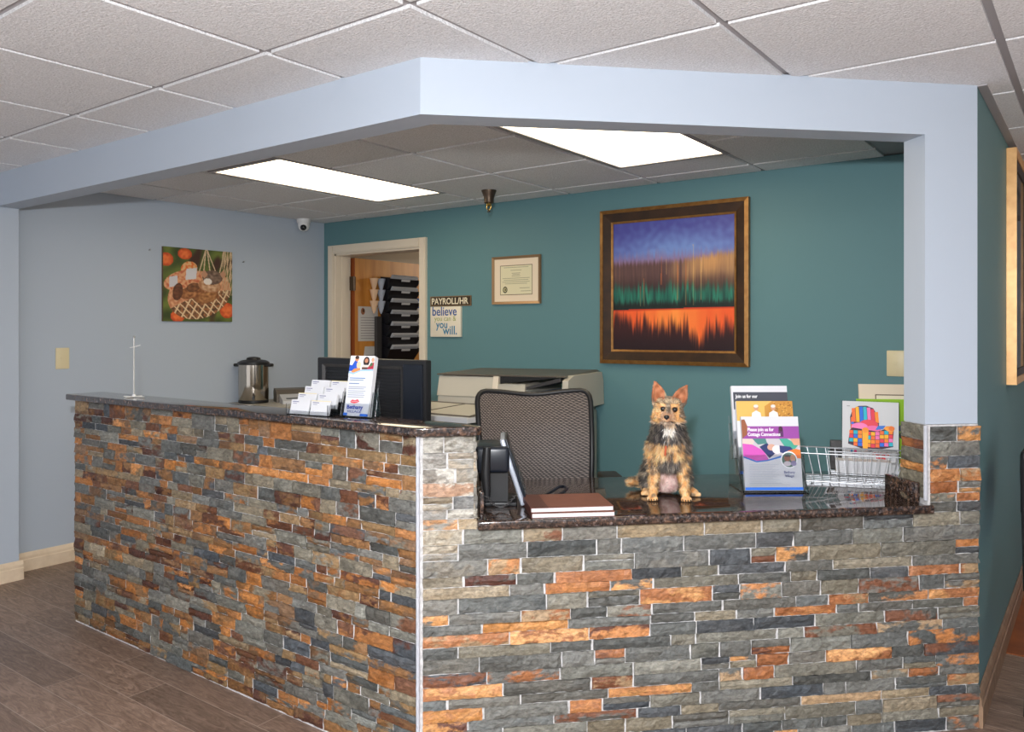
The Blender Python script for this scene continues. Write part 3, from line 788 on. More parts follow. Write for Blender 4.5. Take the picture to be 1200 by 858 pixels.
f = Flat(-.002); f.rect(-.08, .08, 0, .085, (30, 78, 150)); f.rect(-.05, .05, .045, .058, (190, 206, 226)); f.rect(-.05, .05, .022, .034, (190, 206, 226)); f.build('print', t)
MB().box(-.08, .08, -.0015, 0, 0, .085).build('sheet', mat('blue_card', (30, 78, 150), .6), t)
# black wall pockets
def pocket():
    t = thing('file_pocket', '', 'file pocket', (0, 0, 0), PI / 2, 'black file pockets on the oak door')
    m = MB(); W, w0 = .183, .165
    prof_f = [(-w0, -.045, 0), (w0, -.045, 0), (W, -.118, .105), (-W, -.118, .105)]
    m.add([(-w0, -.003, 0), (w0, -.003, 0), (W, -.003, .125), (-W, -.003, .125)] + prof_f + [(-w0, -.007, .004), (w0, -.007, .004), (W - .004, -.007, .125), (-W + .004, -.007, .125), (-w0 + .004, -.043, .006), (w0 - .004, -.043, .006), (W - .004, -.113, .105), (-W + .004, -.113, .105)],
          [(0, 1, 5, 4), (0, 3, 2, 1), (4, 5, 6, 7), (0, 4, 7, 3), (1, 2, 6, 5), (8, 9, 10, 11), (12, 13, 14, 15), (3, 11, 10, 2), (7, 6, 14, 15), (8, 12, 13, 9), (11, 15, 12, 8), (9, 13, 14, 10), (3, 7, 15, 11), (2, 10, 14, 6)])
    m.build('pocket', M['pocket'], t)
    m = MB(); m.add([(-.15, -.03, .01), (.165, -.03, .01), (.165, -.085, .142), (-.13, -.085, .142), (-.15, -.04, .008), (.165, -.04, .008), (.165, -.108, .126), (-.13, -.108, .126)],
                    [(0, 1, 2, 3), (4, 7, 6, 5), (3, 2, 6, 7), (0, 3, 7, 4), (1, 5, 6, 2), (0, 4, 5, 1)])
    m.build('papers', mat('stacked_papers', (178, 180, 186), .8), t)
    m = MB(); m.add([(-.05, -.1165, .088), (.05, -.1165, .088), (.05, -.1225, .102), (-.05, -.1225, .102), (-.05, -.114, .086), (.05, -.114, .086), (.05, -.118, .104), (-.05, -.118, .104)], [(0, 1, 2, 3), (4, 7, 6, 5), (0, 4, 5, 1), (3, 2, 6, 7), (0, 3, 7, 4), (1, 5, 6, 2)])
    m.build('label_holder', mat('label_strip', (200, 202, 206), .5), t)
    return t
pk = pocket()
ords = ['topmost', 'second from the top', 'third from the top', 'fourth from the top', 'fifth from the top', 'sixth from the top', 'seventh from the top, just above the monitor']
for k in range(7):
    if k == 0: q = pk
    else:
        q = pk.copy(); COL.objects.link(q)
        for ch in list(pk.children):
            c = ch.copy(); c.parent = q; COL.objects.link(c)
    q['label'] = 'black wall file pocket on the oak door, ' + ords[k]
    q.location = (DX + .004, 4.885, 1.705 - .0965 * k)
# dark holder and paper cones beside the pockets
m = MB(); m.rbox(-.03, .03, -.03, 0, -.47, 0, .004); tag(m.build('magazine_holder', M['dark_grey'], None, False, (DX + .002, 4.668, 1.50), PI / 2), 'slim charcoal holder hanging on the door left of the black pockets', 'holder')
tag(m.build('tmp', M['dark_grey']), '', '') if 0 else None
base = None
for col_, (y, mm_, nm) in enumerate(((4.60, M['kraft'], 'tan'), (4.68, mat('bluish_paper', (176, 184, 200), .7), 'bluish white'))):
    for k in range(3):
        m = MB(); m.lathe([(.004, -.105), (.016, -.08), (.036, -.004), (.037, 0), (.034, 0), (.012, -.075), (.001, -.1)], 18)
        tag(m.build('paper_cone', mm_, None, True, (DX + .040, y, 1.81 - .092 * k)), f'{nm} paper cone on the oak door, {["top", "middle", "bottom"][k]} of its column', 'paper cone', 'paper cones on the door')

# ------------------------------------------------------------------ behind the counter
# monitor, seen from the back
t = thing('computer_monitor', 'wide black computer monitor seen from behind, standing back of the ledge', 'monitor', (-2.375, 2.25, .748))
m = MB(); m.rbox(-.31, .31, -.0, .035, .07, .521, .006); m.build('housing', M['black'], t, True)
m = MB(); m.rbox(-.295, .295, .034, .038, .085, .506, .001); m.build('screen', M['black_gloss'], t)
m = MB(); m.ring(.46, .36, 0, .012, -.012, -.004, x=-.035, z=.315); m.build('rear_bezel', M['dark_grey'], t)
m = MB()
for k in range(26): m.box(-.252, .182, -.006, .001, .15 + k * .013, .156 + k * .013)
m.build('vent_slats', M['black'], t)
m = MB(); m.rbox(.20, .298, -.010, .001, .08, .505, .003); m.build('glossy_panel', M['black_navy'], t)
m = MB(); m.box(-.11, -.03, -.03, .0, .012, .2); m.rbox(-.17, .03, -.09, .10, 0, .012, .004); m.build('stand', M['black'], t)

# office chair, seen from the front of its backrest
cx, cy = CP(.535, .93)
t = thing('office_chair', 'office chair with taupe woven mesh back behind the granite desktop', 'office chair', (cx, cy, 0), PI / 4 - .06)
def bk(u, v):    # backrest surface; u -1..1, v 0..1
    hw = .225 + .03 * v ** .8; z_ = .52 + .595 * v
    y = .02 - .05 * u * u + .10 * v - .06 * math.sin(v * PI) - .035 * sm(.85, 1, v) * 0
    top = -.022 * math.exp(-(u / .55) ** 2) * sm(.7, 1, v)
    return Vector((u * hw, y, z_ + top))
nu, nv = 24, 24
def corner(u, v):   # superellipse rounding of the square
    r_ = .16
    x, z_ = u, v * 2 - 1
    ax, az = max(0, abs(x) - (1 - r_)), max(0, abs(z_) - (1 - r_))
    if ax > 0 and az > 0:
        L = math.hypot(ax, az); mx_ = max(ax, az); k = mx_ / L
        x = math.copysign(1 - r_ + ax * k, x); z_ = math.copysign(1 - r_ + az * k, z_)
    return x, (z_ + 1) / 2
for nm, off, mm_ in (('mesh_back', 0, M['mesh']),):
    vs = []; fs = []
    for side in (0, 1):
        for j in range(nv + 1):
            for i in range(nu + 1):
                p = bk(*corner(-1 + 2 * i / nu, j / nv)); vs.append((p.x, p.y + side * .006, p.z))
    N = (nu + 1) * (nv + 1)
    for j in range(nv):
        for i in range(nu):
            a_ = j * (nu + 1) + i; fs.append((a_, a_ + 1, a_ + nu + 2, a_ + nu + 1)); fs.append((N + a_, N + a_ + nu + 1, N + a_ + nu + 2, N + a_ + 1))
    MB().add(vs, fs).build(nm, mm_, t, True)
ring = []
for k in range(24): ring.append((-1 + 2 * k / 24, 0))
for k in range(24): ring.append((1, k / 24))
for k in range(24): ring.append((1 - 2 * k / 24, 1))
for k in range(24): ring.append((-1, 1 - k / 24))
pts = [bk(*corner(*q)) + Vector((0, .003, 0)) for q in ring]
MB().tube(pts, .0115, 10, closed=True).build('back_frame', M['black'], t, True)
m = MB(); m.rbox(-.25, .25, -.46, .02, .46, .54, .03, 4); m.build('seat', M['black'], t, True)
m = MB(); m.tube([(0, .03, .46), (0, .10, .5), (0, .11, .7), (0, .06, .9)], [.03, .03, .025, .02], 10); m.build('back_support', M['black'], t, True)
for sx in (-1, 1):
    m = MB(); m.tube([(sx * .22, -.15, .47), (sx * .30, -.15, .48), (sx * .315, -.15, .6), (sx * .315, -.15, .735)], .016, 8); ar = m.build('armrest', M['black'], t, True)
    m = MB(); m.rbox(sx * .315 - .045, sx * .315 + .045, -.28, -.0, .735, .765, .013, 3); m.build('arm_pad', M['black'], ar, True)
MB().lathe([(.028, .10), (.028, .30), (.02, .30), (.02, .46)], 16, c=(0, -.22, 0)).build('gas_lift', M['black'], t, True)
for k in range(5):
    an = 2 * PI * k / 5 + .3; m = MB(); m.tube([(0, -.22, .11), (.30 * math.cos(an), -.22 + .30 * math.sin(an), .07)], [.028, .016], 8); lg_ = m.build('base_arm', M['black'], t, True)
    m = MB(); m.ball((.30 * math.cos(an), -.22 + .30 * math.sin(an), .03), .03, u=12, v=8); m.build('caster', M['black'], lg_, True)

# copier
t = thing('copier', 'large beige office copier standing against the teal wall behind the mesh chair', 'copier', (-2.79, 3.83, 0), .2); t.scale = (.97, 1, .978)
B_ = M['beige_plastic']
m = MB(); m.rbox(-.42, .40, -.30, .33, .05, .93, .012); m.box(-.40, .38, -.27, .3, 0, .05); m.build('body', B_, t, True)
for k in range(3):
    m = MB(); m.rbox(-.36, .34, -.314, -.298, .10 + k * .2, .285 + k * .2, .006); dr = m.build('paper_drawer', B_, t, True)
    m = MB(); m.rbox(-.08, .06, -.322, -.312, .22 + k * .2, .25 + k * .2, .004); m.build('handle', M['dark_grey'], dr)
m = MB(); m.rbox(-.40, .385, -.26, .32, .955, 1.03, .01); m.build('scanner', B_, t, True)
m = MB(); m.rbox(-.405, .39, -.265, .325, .93, .956, .003); m.build('dark_band', M['beige_dark'], t)
# document feeder: left housing with a sloped face
def wedge(prof, x0, x1):   # profile in (y,z)
    n = len(prof); return ([(x, y, z) for x in (x0, x1) for y, z in prof], [tuple(range(n)), tuple(range(n, 2 * n))[::-1]] + [(i, (i + 1) % n, n + (i + 1) % n, n + i) for i in range(n)])
m = MB(); m.add(*wedge([(-.265, 1.03), (-.235, 1.145), (.30, 1.16), (.31, 1.03)], -.40, -.035)); m.build('feeder_housing', B_, t)
m = MB(); m.add(*wedge([(-.27, 1.025), (-.242, 1.15), (.302, 1.166), (.312, 1.03)], -.034, .0)); m.build('feeder_rib', M['white_paint'], t)
m = MB(); m.add(*wedge([(-.262, 1.04), (-.245, 1.108), (.29, 1.13), (.30, 1.04)], .0, .17)); m.build('feeder_mid', B_, t)
m = MB()
m.add([(-.41, -.245, 1.150), (.42, -.235, 1.152), (.42, .32, 1.164), (-.41, .31, 1.163), (-.41, -.245, 1.158), (.40, -.235, 1.160), (.40, .32, 1.172), (-.41, .31, 1.168)],
      [(0, 1, 2, 3), (4, 7, 6, 5), (0, 4, 5, 1), (1, 5, 6, 2), (2, 6, 7, 3), (3, 7, 4, 0)])
m.build('feeder_lid', M['beige_dark'], t)
m = MB(); m.add([(.17, -.235, 1.078), (.38, -.225, 1.128), (.38, .28, 1.13), (.17, .28, 1.08), (.17, -.235, 1.092), (.38, -.225, 1.15), (.38, .28, 1.152), (.17, .28, 1.1)],
      [(0, 1, 2, 3), (4, 7, 6, 5), (0, 4, 5, 1), (1, 5, 6, 2), (2, 6, 7, 3), (3, 7, 4, 0)]); m.build('paper_tray', M['dark_grey'], t)
m = MB(); m.box(.175, .37, -.24, .25, 1.034, 1.056); m.build('output_paper', mat('bluish_sheet', (176, 188, 204), .6), t)
m = MB(); m.add(*wedge([(-.28, .96), (-.262, 1.135), (-.18, 1.160), (.30, 1.16), (.33, 1.10), (.34, .96)], .405, .44)); m.build('side_panel', M['beige_plastic'], t)
m = MB(); m.add([(.02, -.262, 1.108), (.36, -.252, 1.148), (.36, -.246, 1.148), (.02, -.256, 1.108), (.02, -.262, 1.150), (.36, -.252, 1.153), (.36, -.246, 1.153), (.02, -.256, 1.15)],
      [(0, 1, 5, 4), (1, 2, 6, 5), (2, 3, 7, 6), (3, 0, 4, 7), (0, 3, 2, 1), (4, 5, 6, 7)]); m.build('feeder_slot', M['black'], t)

# low cabinet between ledge and copier, with its stack of trays, papers and boxes
t = thing('storage_cabinet', 'beige cabinet behind the ledge carrying papers and boxes', 'cabinet', (-2.72, 3.12, 0))
m = MB(); m.rbox(-.55, .42, -.22, .30, .0, .86, .006); m.build('body', M['laminate'], t, True)
for sx in (-1, 1):
    m = MB(); m.rbox(-.065 + sx * .243 - .235, -.065 + sx * .243 + .235, -.236, -.219, .04, .83, .004); d_ = m.build('door', M['laminate'], t)
    m = MB(); m.rbox(-.065 + sx * .03 - .006, -.065 + sx * .03 + .006, -.25, -.235, .45, .57, .004); m.build('handle', M['grey_metal'], d_)
t = thing('printed_carton', 'flat pale carton with printed stripes behind the end of the ledge', 'box', (-2.80, 3.0, .86))
m = MB(); m.rbox(-.20, .14, -.09, .16, 0, .085, .002); m.build('carton', M['carton'], t)
f = Flat(-.0905)
for k, c in enumerate(((60, 100, 130), (80, 130, 160), (60, 60, 60), (90, 150, 80), (120, 170, 80), (60, 60, 60))): f.rect(-.06 + k * .028, -.046 + k * .028, .045, .078, c)
f.rect(-.10, .10, .018, .032, (90, 110, 80)); f.rect(-.17, -.12, .03, .05, (190, 120, 70)); f.build('print', t)
m = MB(); m.rbox(-.10, .11, -.08, .16, 0, .075, .004); tag(m.build('green_box', M['green_binder'], None, False, (-2.50, 3.0, .86)), 'dark green box right of the printed carton behind the ledge', 'box')
m = MB()
for k in range(6): m.box(-.26 + random.uniform(-.006, .006), .27, -.13, .14, .0042 * k, .0042 * k + .0038)
tag(m.build('paper_stack', M['paper'], None, False, (-2.67, 3.03, .946)), 'stack of white paper lying on the printed carton and green box', 'paper stack')
t = thing('letter_tray', 'open dark-rimmed letter tray on top of the white paper stack', 'letter tray', (-2.68, 3.06, .972))
m = MB()
m.tube([(-.26, -.13, .004), (.27, -.13, .004), (.27, .17, .028), (-.26, .17, .028)], .004, 6, closed=True); m.tube([(-.06, -.13, .004), (.0, .17, .028)], .003, 6); m.build('rim', M['beige_dark'], t)
m = MB(); m.add([(-.25, -.125, .001), (.26, -.125, .001), (.26, .165, .024), (-.25, .165, .024), (-.25, -.125, .004), (.26, -.125, .004), (.26, .165, .027), (-.25, .165, .027)], [(0, 1, 2, 3), (4, 7, 6, 5), (0, 4, 5, 1), (1, 5, 6, 2), (2, 6, 7, 3), (3, 7, 4, 0)]); m.build('sheet', M['beige_plastic'], t)

# side cabinet at left wall with the urn
t = thing('side_cabinet', 'low cabinet along the pale left wall under the coffee urn', 'cabinet', (-4.70, 3.45, 0))
m = MB(); m.rbox(-.298, .25, -.55, .70, .02, .845, .004); m.build('body', M['laminate'], t, True)
m = MB(); m.rbox(-.298, .27, -.57, .72, .845, .872, .004); m.build('worktop', M['laminate'], t, True)
for k in range(3): m = MB(); m.rbox(.25, .266, -.54 + .41 * k, -.14 + .41 * k, .06, .83, .003); m.build('door', M['laminate'], t)
t = thing('coffee_urn', 'polished steel coffee urn with black lid near the pale left wall', 'coffee urn', (-4.86, 3.50, .872), .5)
MB().lathe([(.098, 0), (.103, .004), (.103, .02), (.096, .022)], 40).build('base', M['black'], t, True)
MB().lathe([(.1, .02), (.1025, .024), (.104, .15), (.1035, .278), (.1, .28)], 48).build('body', M['steel'], t, True)
MB().lathe([(.108, .27), (.11, .278), (.108, .288), (.085, .300), (.05, .306), (.046, .318), (.028, .324), (.002, .326)], 40).build('lid', M['black'], t, True)
for sx in (-1, 1):
    m = MB(); m.rbox(sx * .118 - .022, sx * .118 + .022, -.028, .028, .256, .278, .007, 3); m.build('handle', M['black'], t, True)
m = MB(); m.tube([(.05, -.098, .05), (.062, -.13, .05), (.062, -.13, .03)], .009, 8); m.build('spigot', M['black'], t, True)
# taupe paper trimmer / tray beside the urn
t = thing('tabletop_laminator', 'rounded taupe tabletop machine with grey tray right of the urn', 'office machine', (-4.65, 3.77, .872), PI / 2 - .5)
m = MB(); m.add(*wedge([(-.02, 0), (-.02, .06), (.02, .088), (.11, .095), (.13, .07), (.13, 0)], -.19, .20)); m.build('hull', M['beige_dark'], t)
m = MB(); m.add([(-.17, -.17, .0), (.19, -.17, .0), (.19, -.022, .0), (-.17, -.022, .0), (-.17, -.17, .02), (.19, -.17, .02), (.19, -.022, .058), (-.17, -.022, .058)], [(0, 1, 2, 3), (4, 7, 6, 5), (0, 4, 5, 1), (1, 5, 6, 2), (2, 6, 7, 3), (3, 7, 4, 0)]); m.build('tray', M['grey_plastic'], t)
m = MB(); m.add([(-.14, -.13, .0325), (.10, -.13, .0325), (.10, -.11, .0377), (-.14, -.11, .0377)], [(0, 1, 2, 3)]); m.build('feed_slot', M['black'], t)

# ------------------------------------------------------------------ on the ledge
LZ = LEDGE
t = thing('display_stand', 'thin clear display stand with crossed base on the far end of the ledge', 'display stand', (-3.525, 1.905, LZ), .3)
m = MB(); m.tube([(0, 0, .004), (0, 0, .268)], .0032, 10); m.build('rod', mat('pale_acrylic', (226, 224, 220), .15, trans=.35), t, True)
m = MB(); m.rbox(-.055, .055, -.006, .006, 0, .004, .0015); m.rbox(-.006, .006, -.045, .045, 0, .004, .0015); m.build('cross_base', mat('white_acrylic', (232, 230, 226), .2), t)
m = MB(); m.lathe([(.009, .004), (.007, .010), (.004, .013)], 14); m.build('collar', M['white'], t, True)
m = MB(); m.tube([(-.022, 0, .222), (.0, 0, .226), (.036, 0, .234)], .0022, 8); m.build('cross_arm', M['white'], t, True)
MB().ball((0, 0, .271), .0055, u=12, v=8).build('finial', M['chrome'], t, True)

# business card holder: 4 tiers by 2
t = thing('card_holder', 'clear acrylic stepped holder for business cards on the ledge', 'card holder', (-2.262, 1.903, LZ), .12)
cz = lambda k: .004 + .0215 * k
m = MB(); m.box(-.096, .096, -.062, .078, 0, .003)
for k in range(4):
    y0 = -.058 + .034 * k
    m.box(-.096, .096, y0, y0 + .002, .003, .016 + .0215 * k); m.box(-.096, .096, y0 + .002, y0 + .03, .0015 + .0215 * k, .003 + .0215 * k)
m.box(-.098, -.096, -.062, .078, 0, .04); m.box(.096, .098, -.062, .078, 0, .04)
m.build('holder', M['clear'], t)
cn = 0
tiers = ['front', 'second', 'third', 'back']
for k in range(4):
    for q in range(2):
        y0 = -.055 + .034 * k; x = -.048 + .096 * q
        T = Matrix.Translation((x, y0 + .004, .0035 + .0215 * k)) @ Matrix.Rotation(math.radians(-14), 4, 'X')
        c = thing('business_cards', f'white business card stack, {["left", "right"][q]} one in the {tiers[k]} tier of the clear holder', 'business cards', t.matrix_basis @ Vector((0, 0, 0)), .12, 'business card stacks in the holder')
        c.location = (-2.262, 1.903, LZ)
        th = .004 + .008 * random.random()
        mm_ = MB()
        n_ = int(th / .0012)
        for e in range(n_): mm_.box(-.044, .044, e * .0012, e * .0012 + .001, 0, .051, m=T)
        mm_.build('cards', M['paper'], c)
        f = Flat(-.0004); f.rect(-.038, -.008, .042, .045, (120, 120, 150)); f.rect(-.036, -.016, .036, .0385, (150, 150, 170)); f.rect(-.04, .035, .010, .0115, (200, 198, 210))
        if (k + q) % 3 == 1: f.rect(-.044, .044, .0485, .051, (222, 208, 160))
        for i_, p in enumerate(f.mb.v): f.mb.v[i_] = tuple(T @ Vector(p))
        f.build('print', c)

# brochure holder (ledge): leaflets
def slanted(parent_rz): return Matrix.Rotation(math.radians(-9), 4, 'X')
bx, by = -2.072, 1.918
t = thing('leaflet_holder', 'clear acrylic holder on the ledge holding tall white leaflets', 'leaflet holder', (bx, by, LZ), .22)
T = Matrix.Translation((0, -.018, .004)) @ Matrix.Rotation(math.radians(-12), 4, 'X')
m = MB(); m.box(-.062, .062, -.028, .045, 0, .003); m.box(-.062, .062, -.004, -.002, 0, .045, m=T); m.box(-.062, .062, .026, .028, 0, .13, m=T)
m.box(-.062, -.060, -.004, .028, 0, .085, m=T); m.box(.060, .062, -.004, .028, 0, .085, m=T)
m.add(*wedge([(.018, 0), (.045, 0), (.045, .003), (.028, .10), (.024, .10)], .0585, .0605)); m.build('holder', M['clear'], t)
c = thing('leaflet_stack', 'tall white leaflets with a photo of people and blue footer', 'leaflets', (bx, by, LZ), .22)
mm_ = MB()
for e in range(9): mm_.box(-.05, .05, .0005 + e * .0024, .0021 + e * .0024, .002, .212 - .0004 * e, m=T)
mm_.build('sheets', M['paper'], c)
f = Flat(-.0002)
f.rect(-.05, .05, .002, .212, (214, 216, 222)); f.rect(-.05, .05, .158, .212, (232, 226, 226))
f.poly([(-.05, .158), (-.05, .180), (-.040, .178), (-.03, .196), (-.02, .196), (-.014, .17), (-.02, .158)], (36, 84, 190)); f.ell(-.022, .201, .008, .0095, (190, 130, 96)); f.ell(-.022, .206, .0085, .006, (60, 40, 32))
f.poly([(-.046, .150), (-.03, .166), (-.006, .170), (-.002, .16), (-.02, .150), (-.04, .146)], (226, 140, 84)); f.ell(-.012, .180, .009, .012, (240, 196, 160))
f.ell(.018, .192, .013, .017, (34, 24, 24)); f.ell(.018, .195, .007, .008, (190, 130, 100)); f.rect(.004, .034, .172, .180, (210, 206, 196)); f.rect(.002, .036, .164, .172, (96, 66, 54))
f.poly([(.02, .155), (.05, .155), (.05, .19), (.038, .186), (.026, .17)], (168, 40, 62)); f.poly([(.034, .172), (.046, .18), (.042, .19), (.034, .184)], (70, 110, 70)); f.ell(.044, .198, .006, .008, (210, 160, 130))
f.poly([(-.05, .15), (-.03, .146), (0, .158), (.05, .160), (.05, .166), (0, .163), (-.03, .152), (-.05, .156)], (150, 190, 220)); f.poly([(-.05, .140), (.05, .140), (.05, .160), (0, .158), (-.03, .146), (-.05, .15)], (214, 216, 222))
for zz, x1, cc in ((.133, .022, (70, 120, 180)), (.126, .016, (120, 140, 170)), (.114, .0, (90, 120, 170)), (.102, .03, (150, 154, 170)), (.096, .022, (150, 154, 170)), (.088, .03, (160, 164, 178)), (.081, .024, (160, 164, 178)), (.074, .028, (160, 164, 178)), (.067, .026, (160, 164, 178))):
    f.rect(-.042, x1, zz - .0012, zz + .0014, cc)
f.poly([(-.028, .052), (-.02, .058), (-.008, .056), (.002, .060), (.01, .052), (.002, .048), (-.01, .045), (-.024, .047)], (222, 74, 84)); f.rect(-.024, .004, .0515, .0525, (244, 210, 214))
f.rect(-.05, -.034, .002, .012, (30, 110, 214)); f.rect(.018, .05, .002, .010, (30, 110, 214))
for i_, p in enumerate(f.mb.v): f.mb.v[i_] = tuple(T @ Vector(p))
f.build('cover_print', c)
def text_on(parent, T, *a, **k):
    o = text(parent, *a, **k)
    o.data.transform(T); return o
text_on(c, T, 'Bethany', .019, -.006, .026, -.004, M['text_navy'], maxw=.066, bold=.0005)
text_on(c, T, 'VILLAGE', .012, -.006, .013, -.004, M['text_navy'], maxw=.058)

# ------------------------------------------------------------------ on the granite desktop
# notebooks: brown covered pads
def pad(label, s0, t0, z, rot, w_=.265, d_=.205):
    x, y = CP(s0, t0); t = thing('notebook', label, 'notebook', (x, y, z), PI / 4 + rot, 'brown notebooks on the desktop')
    m = MB(); m.box(0, w_, .002, d_, .0016, .0135); m.build('pages', M['paper'], t)
    m = MB(); m.rbox(-.002, w_ + .002, 0, d_ + .002, .0135, .0156, .0007, 1); m.rbox(-.002, w_ + .002, 0, d_ + .002, 0, .0016, .0006, 1); m.build('cover', M['brown_leather'], t)
    m = MB(); m.rbox(-.0026, .055, -.0005, d_ + .0025, .0150, .0162, .0005, 1); m.box(-.0032, -.0018, 0, d_ + .002, 0, .0155); m.build('spine', M['brown_leather_dark'], t)
    return t
pad('lower of two stacked brown notebooks near the desktop corner', .352, -.022, DESK, -.035)
pad('upper of two stacked brown notebooks near the desktop corner', .350, -.018, DESK + .0163, -.02)

# telephone, side on
px, py = CP(.27, .16)
t = thing('desk_phone', 'black desk telephone seen from the side at the tall stone end', 'telephone', (px, py, DESK), PI / 4 - .15)
# local: x = along the front, y = into the desk; the face looks towards +x
ang = math.radians(-18)
T = Matrix.Translation((.085, .0, .004)) @ Matrix.Rotation(ang, 4, 'Y')
m = MB(); m.rbox(-.012, .006, .0, .20, 0, .235, .006, 3, m=T); m.build('face_panel', M['silver'], t, True)
m = MB(); m.rbox(.005, .014, -.0, .20, .01, .233, .004, 2, m=T); m.build('face_cover', M['black_navy'], t, True)
m = MB(); m.rbox(.013, .0145, .02, .18, .12, .215, .0006, 1, m=T); m.build('display', M['black_gloss'], t)
m = MB()
for i_ in range(3):
    for j_ in range(4): m.box(.013, .017, .04 + i_ * .045, .07 + i_ * .045, .03 + j_ * .02, .043 + j_ * .02, m=T)
m.build('keypad', M['dark_grey'], t)
m = MB(); m.rbox(-.085, .035, -.015, .17, .115, .205, .014, 3); m.build('body', M['black_navy'], t, True)
m = MB(); m.rbox(-.075, .06, .0, .16, .0, .014, .004); m.prism([(-.06, .02), (.03, .02), (.03, .13), (-.06, .13)], .012, .12); m.build('foot', M['black'], t, True)
m = MB(); m.tube([(-.04, -.03, .205), (-.045, -.035, .12), (-.04, -.035, .045)], [.013, .016, .012], 10); m.build('handset', M['black'], t, True)
pts = []
for k in range(90):
    a_ = k * .85; q = k / 89
    pts.append((-.045 + .10 * q + .006 * math.cos(a_), -.045 - .01 * math.sin(q * PI) + .006 * math.sin(a_), .05 - .038 * math.sin(q * PI) + .0 ))
m = MB(); m.tube(pts, .0018, 5); m.build('coiled_cord', M['dark_grey'], t, True)
m = MB(); m.rbox(-.05, -.03, -.0165, -.0145, .165, .170, .0005, 1); m.build('status_light', M['white'], t)
pts = [(.10, .06, .008), (.15, .11, .014), (.19, .17, .02), (.215, .225, .024), (.235, .24, .022), (.245, .225, .018), (.225, .17, .012), (.17, .10, .007), (.115, .05, .006)]
m = MB(); m.tube(pts, .0055, 8, closed=True); m.build('cradle_loop', M['black_navy'], t, True)

# flyer rack, three tiers
rx, ry = CP(1.302, .245)
RZ = PI / 4 - .13
t = thing('flyer_rack', 'three-tier clear acrylic rack of flyers right of the dog', 'flyer rack', (rx, ry, DESK), RZ)
Ts = [Matrix.Translation((-.004 * k * 2, .005 + .036 * k, .006 + .055 * k)) @ Matrix.Rotation(math.radians(-11), 4, 'X') for k in range(3)]
m = MB(); m.box(-.118, .118, -.022, .165, 0, .003)
for k, T in enumerate(Ts):
    m.box(-.116, .116, -.004, -.002, -.004, .13 if k == 0 else .10, m=T); m.box(-.116, .116, .022, .024, -.004, .16, m=T)
    m.box(-.118, -.116, -.004, .024, -.004, .13, m=T); m.box(.116, .118, -.004, .024, -.004, .13, m=T); m.box(-.116, .116, -.004, .024, -.004, -.002, m=T)
m.add(*wedge([(-.02, .0), (.165, 0), (.165, .12), (.12, .16)], .1185, .1205)); m.add(*wedge([(-.02, .0), (.165, 0), (.165, .12), (.12, .16)], -.1205, -.1185))
m.build('rack', M['clear'], t)
def flyer(label, T, art, h_=.272, w_=.214):
    c = thing('flyer_stack', label, 'flyers', (rx, ry, DESK), RZ, 'flyers in the clear rack')
    mm_ = MB()
    for e in range(5): mm_.box(-w_ / 2, w_ / 2, .001 + e * .003, .003 + e * .003, 0, h_ - e * .0005, m=T)
    mm_.build('sheets', M['paper'], c)
    f = Flat(.0006); art(f, w_, h_)
    for i_, p in enumerate(f.mb.v): f.mb.v[i_] = tuple(T @ Vector(p))
    f.build('print', c); return c
def art_front(f, w_, h_):
    W = w_ / 2; R = f.rect
    R(-W, W, 0, h_, (216, 216, 221)); R(-W, W, .19, .236, (150, 72, 156)); R(.03, .048, .196, .222, (92, 50, 100)); f.ell(.039, .226, .008, .010, (70, 44, 60))
    f.poly([(-W, .19), (-W, .26), (-.095, .262), (-.085, .235), (-.088, .205)], (150, 90, 60))
    R(-W, W, .125, .19, (196, 190, 196)); f.poly([(-W, .12), (-W, .172), (-.07, .168), (-.03, .145), (-.012, .112), (-.04, .104)], (206, 84, 178))
    f.poly([(-W, .172), (-.07, .168), (-.06, .188), (-W, .19)], (226, 196, 186))
    f.poly([(-.045, .16), (-.015, .175), (.0, .15), (.012, .135), (-.01, .118), (-.028, .14)], (40, 52, 100)); f.poly([(-.07, .19), (-.02, .19), (-.015, .172), (-.05, .168)], (76, 130, 126))
    f.ell(.0, .158, .016, .012, (206, 160, 140)); f.ell(.02, .15, .018, .016, (230, 222, 224)); f.poly([(.03, .19), (.06, .19), (.10, .165), (.085, .15), (.05, .16)], (70, 160, 140)); f.poly([(.03, .165), (.07, .16), (.085, .145), (.06, .13), (.03, .14)], (44, 56, 110))
    f.poly([(W, .19), (W, .165), (.085, .166), (.07, .19)], (214, 160, 130)); f.poly([(.045, .124), (.06, .145), (.09, .152), (W, .148), (W, .112), (.06, .112)], (236, 122, 50))
    f.poly([(-W, .126), (-.06, .108), (-.02, .112), (.03, .126), (.045, .128), (.045, .122), (-.02, .106), (-.06, .102), (-W, .119)], (40, 110, 200)); f.poly([(-W, .12), (-.06, .103), (-.02, .107), (.045, .123), (W, .116), (W, .06), (-W, .06)], (217, 217, 223))
    f.ell(.062, .112, .031, .031, (246, 246, 250), 26); f.ell(.062, .112, .027, .027, (90, 120, 110), 26); f.ell(.055, .118, .011, .013, (150, 96, 76)); f.ell(.076, .118, .010, .013, (206, 158, 132)); f.ell(.055, .098, .014, .009, (214, 206, 214)); f.ell(.078, .099, .011, .010, (150, 140, 180)); f.ell(.055, .128, .009, .005, (80, 80, 84))
    for k in range(11): R(-.088, .022 - .012 * (k % 3), .094 - k * .0062, .0956 - k * .0062, (190, 194, 206))
    R(-.09, .03, .026, .0275, (170, 176, 190)); R(-.09, .06, .020, .0213, (180, 184, 196))
    R(-W, W, .002, .012, (36, 104, 206))
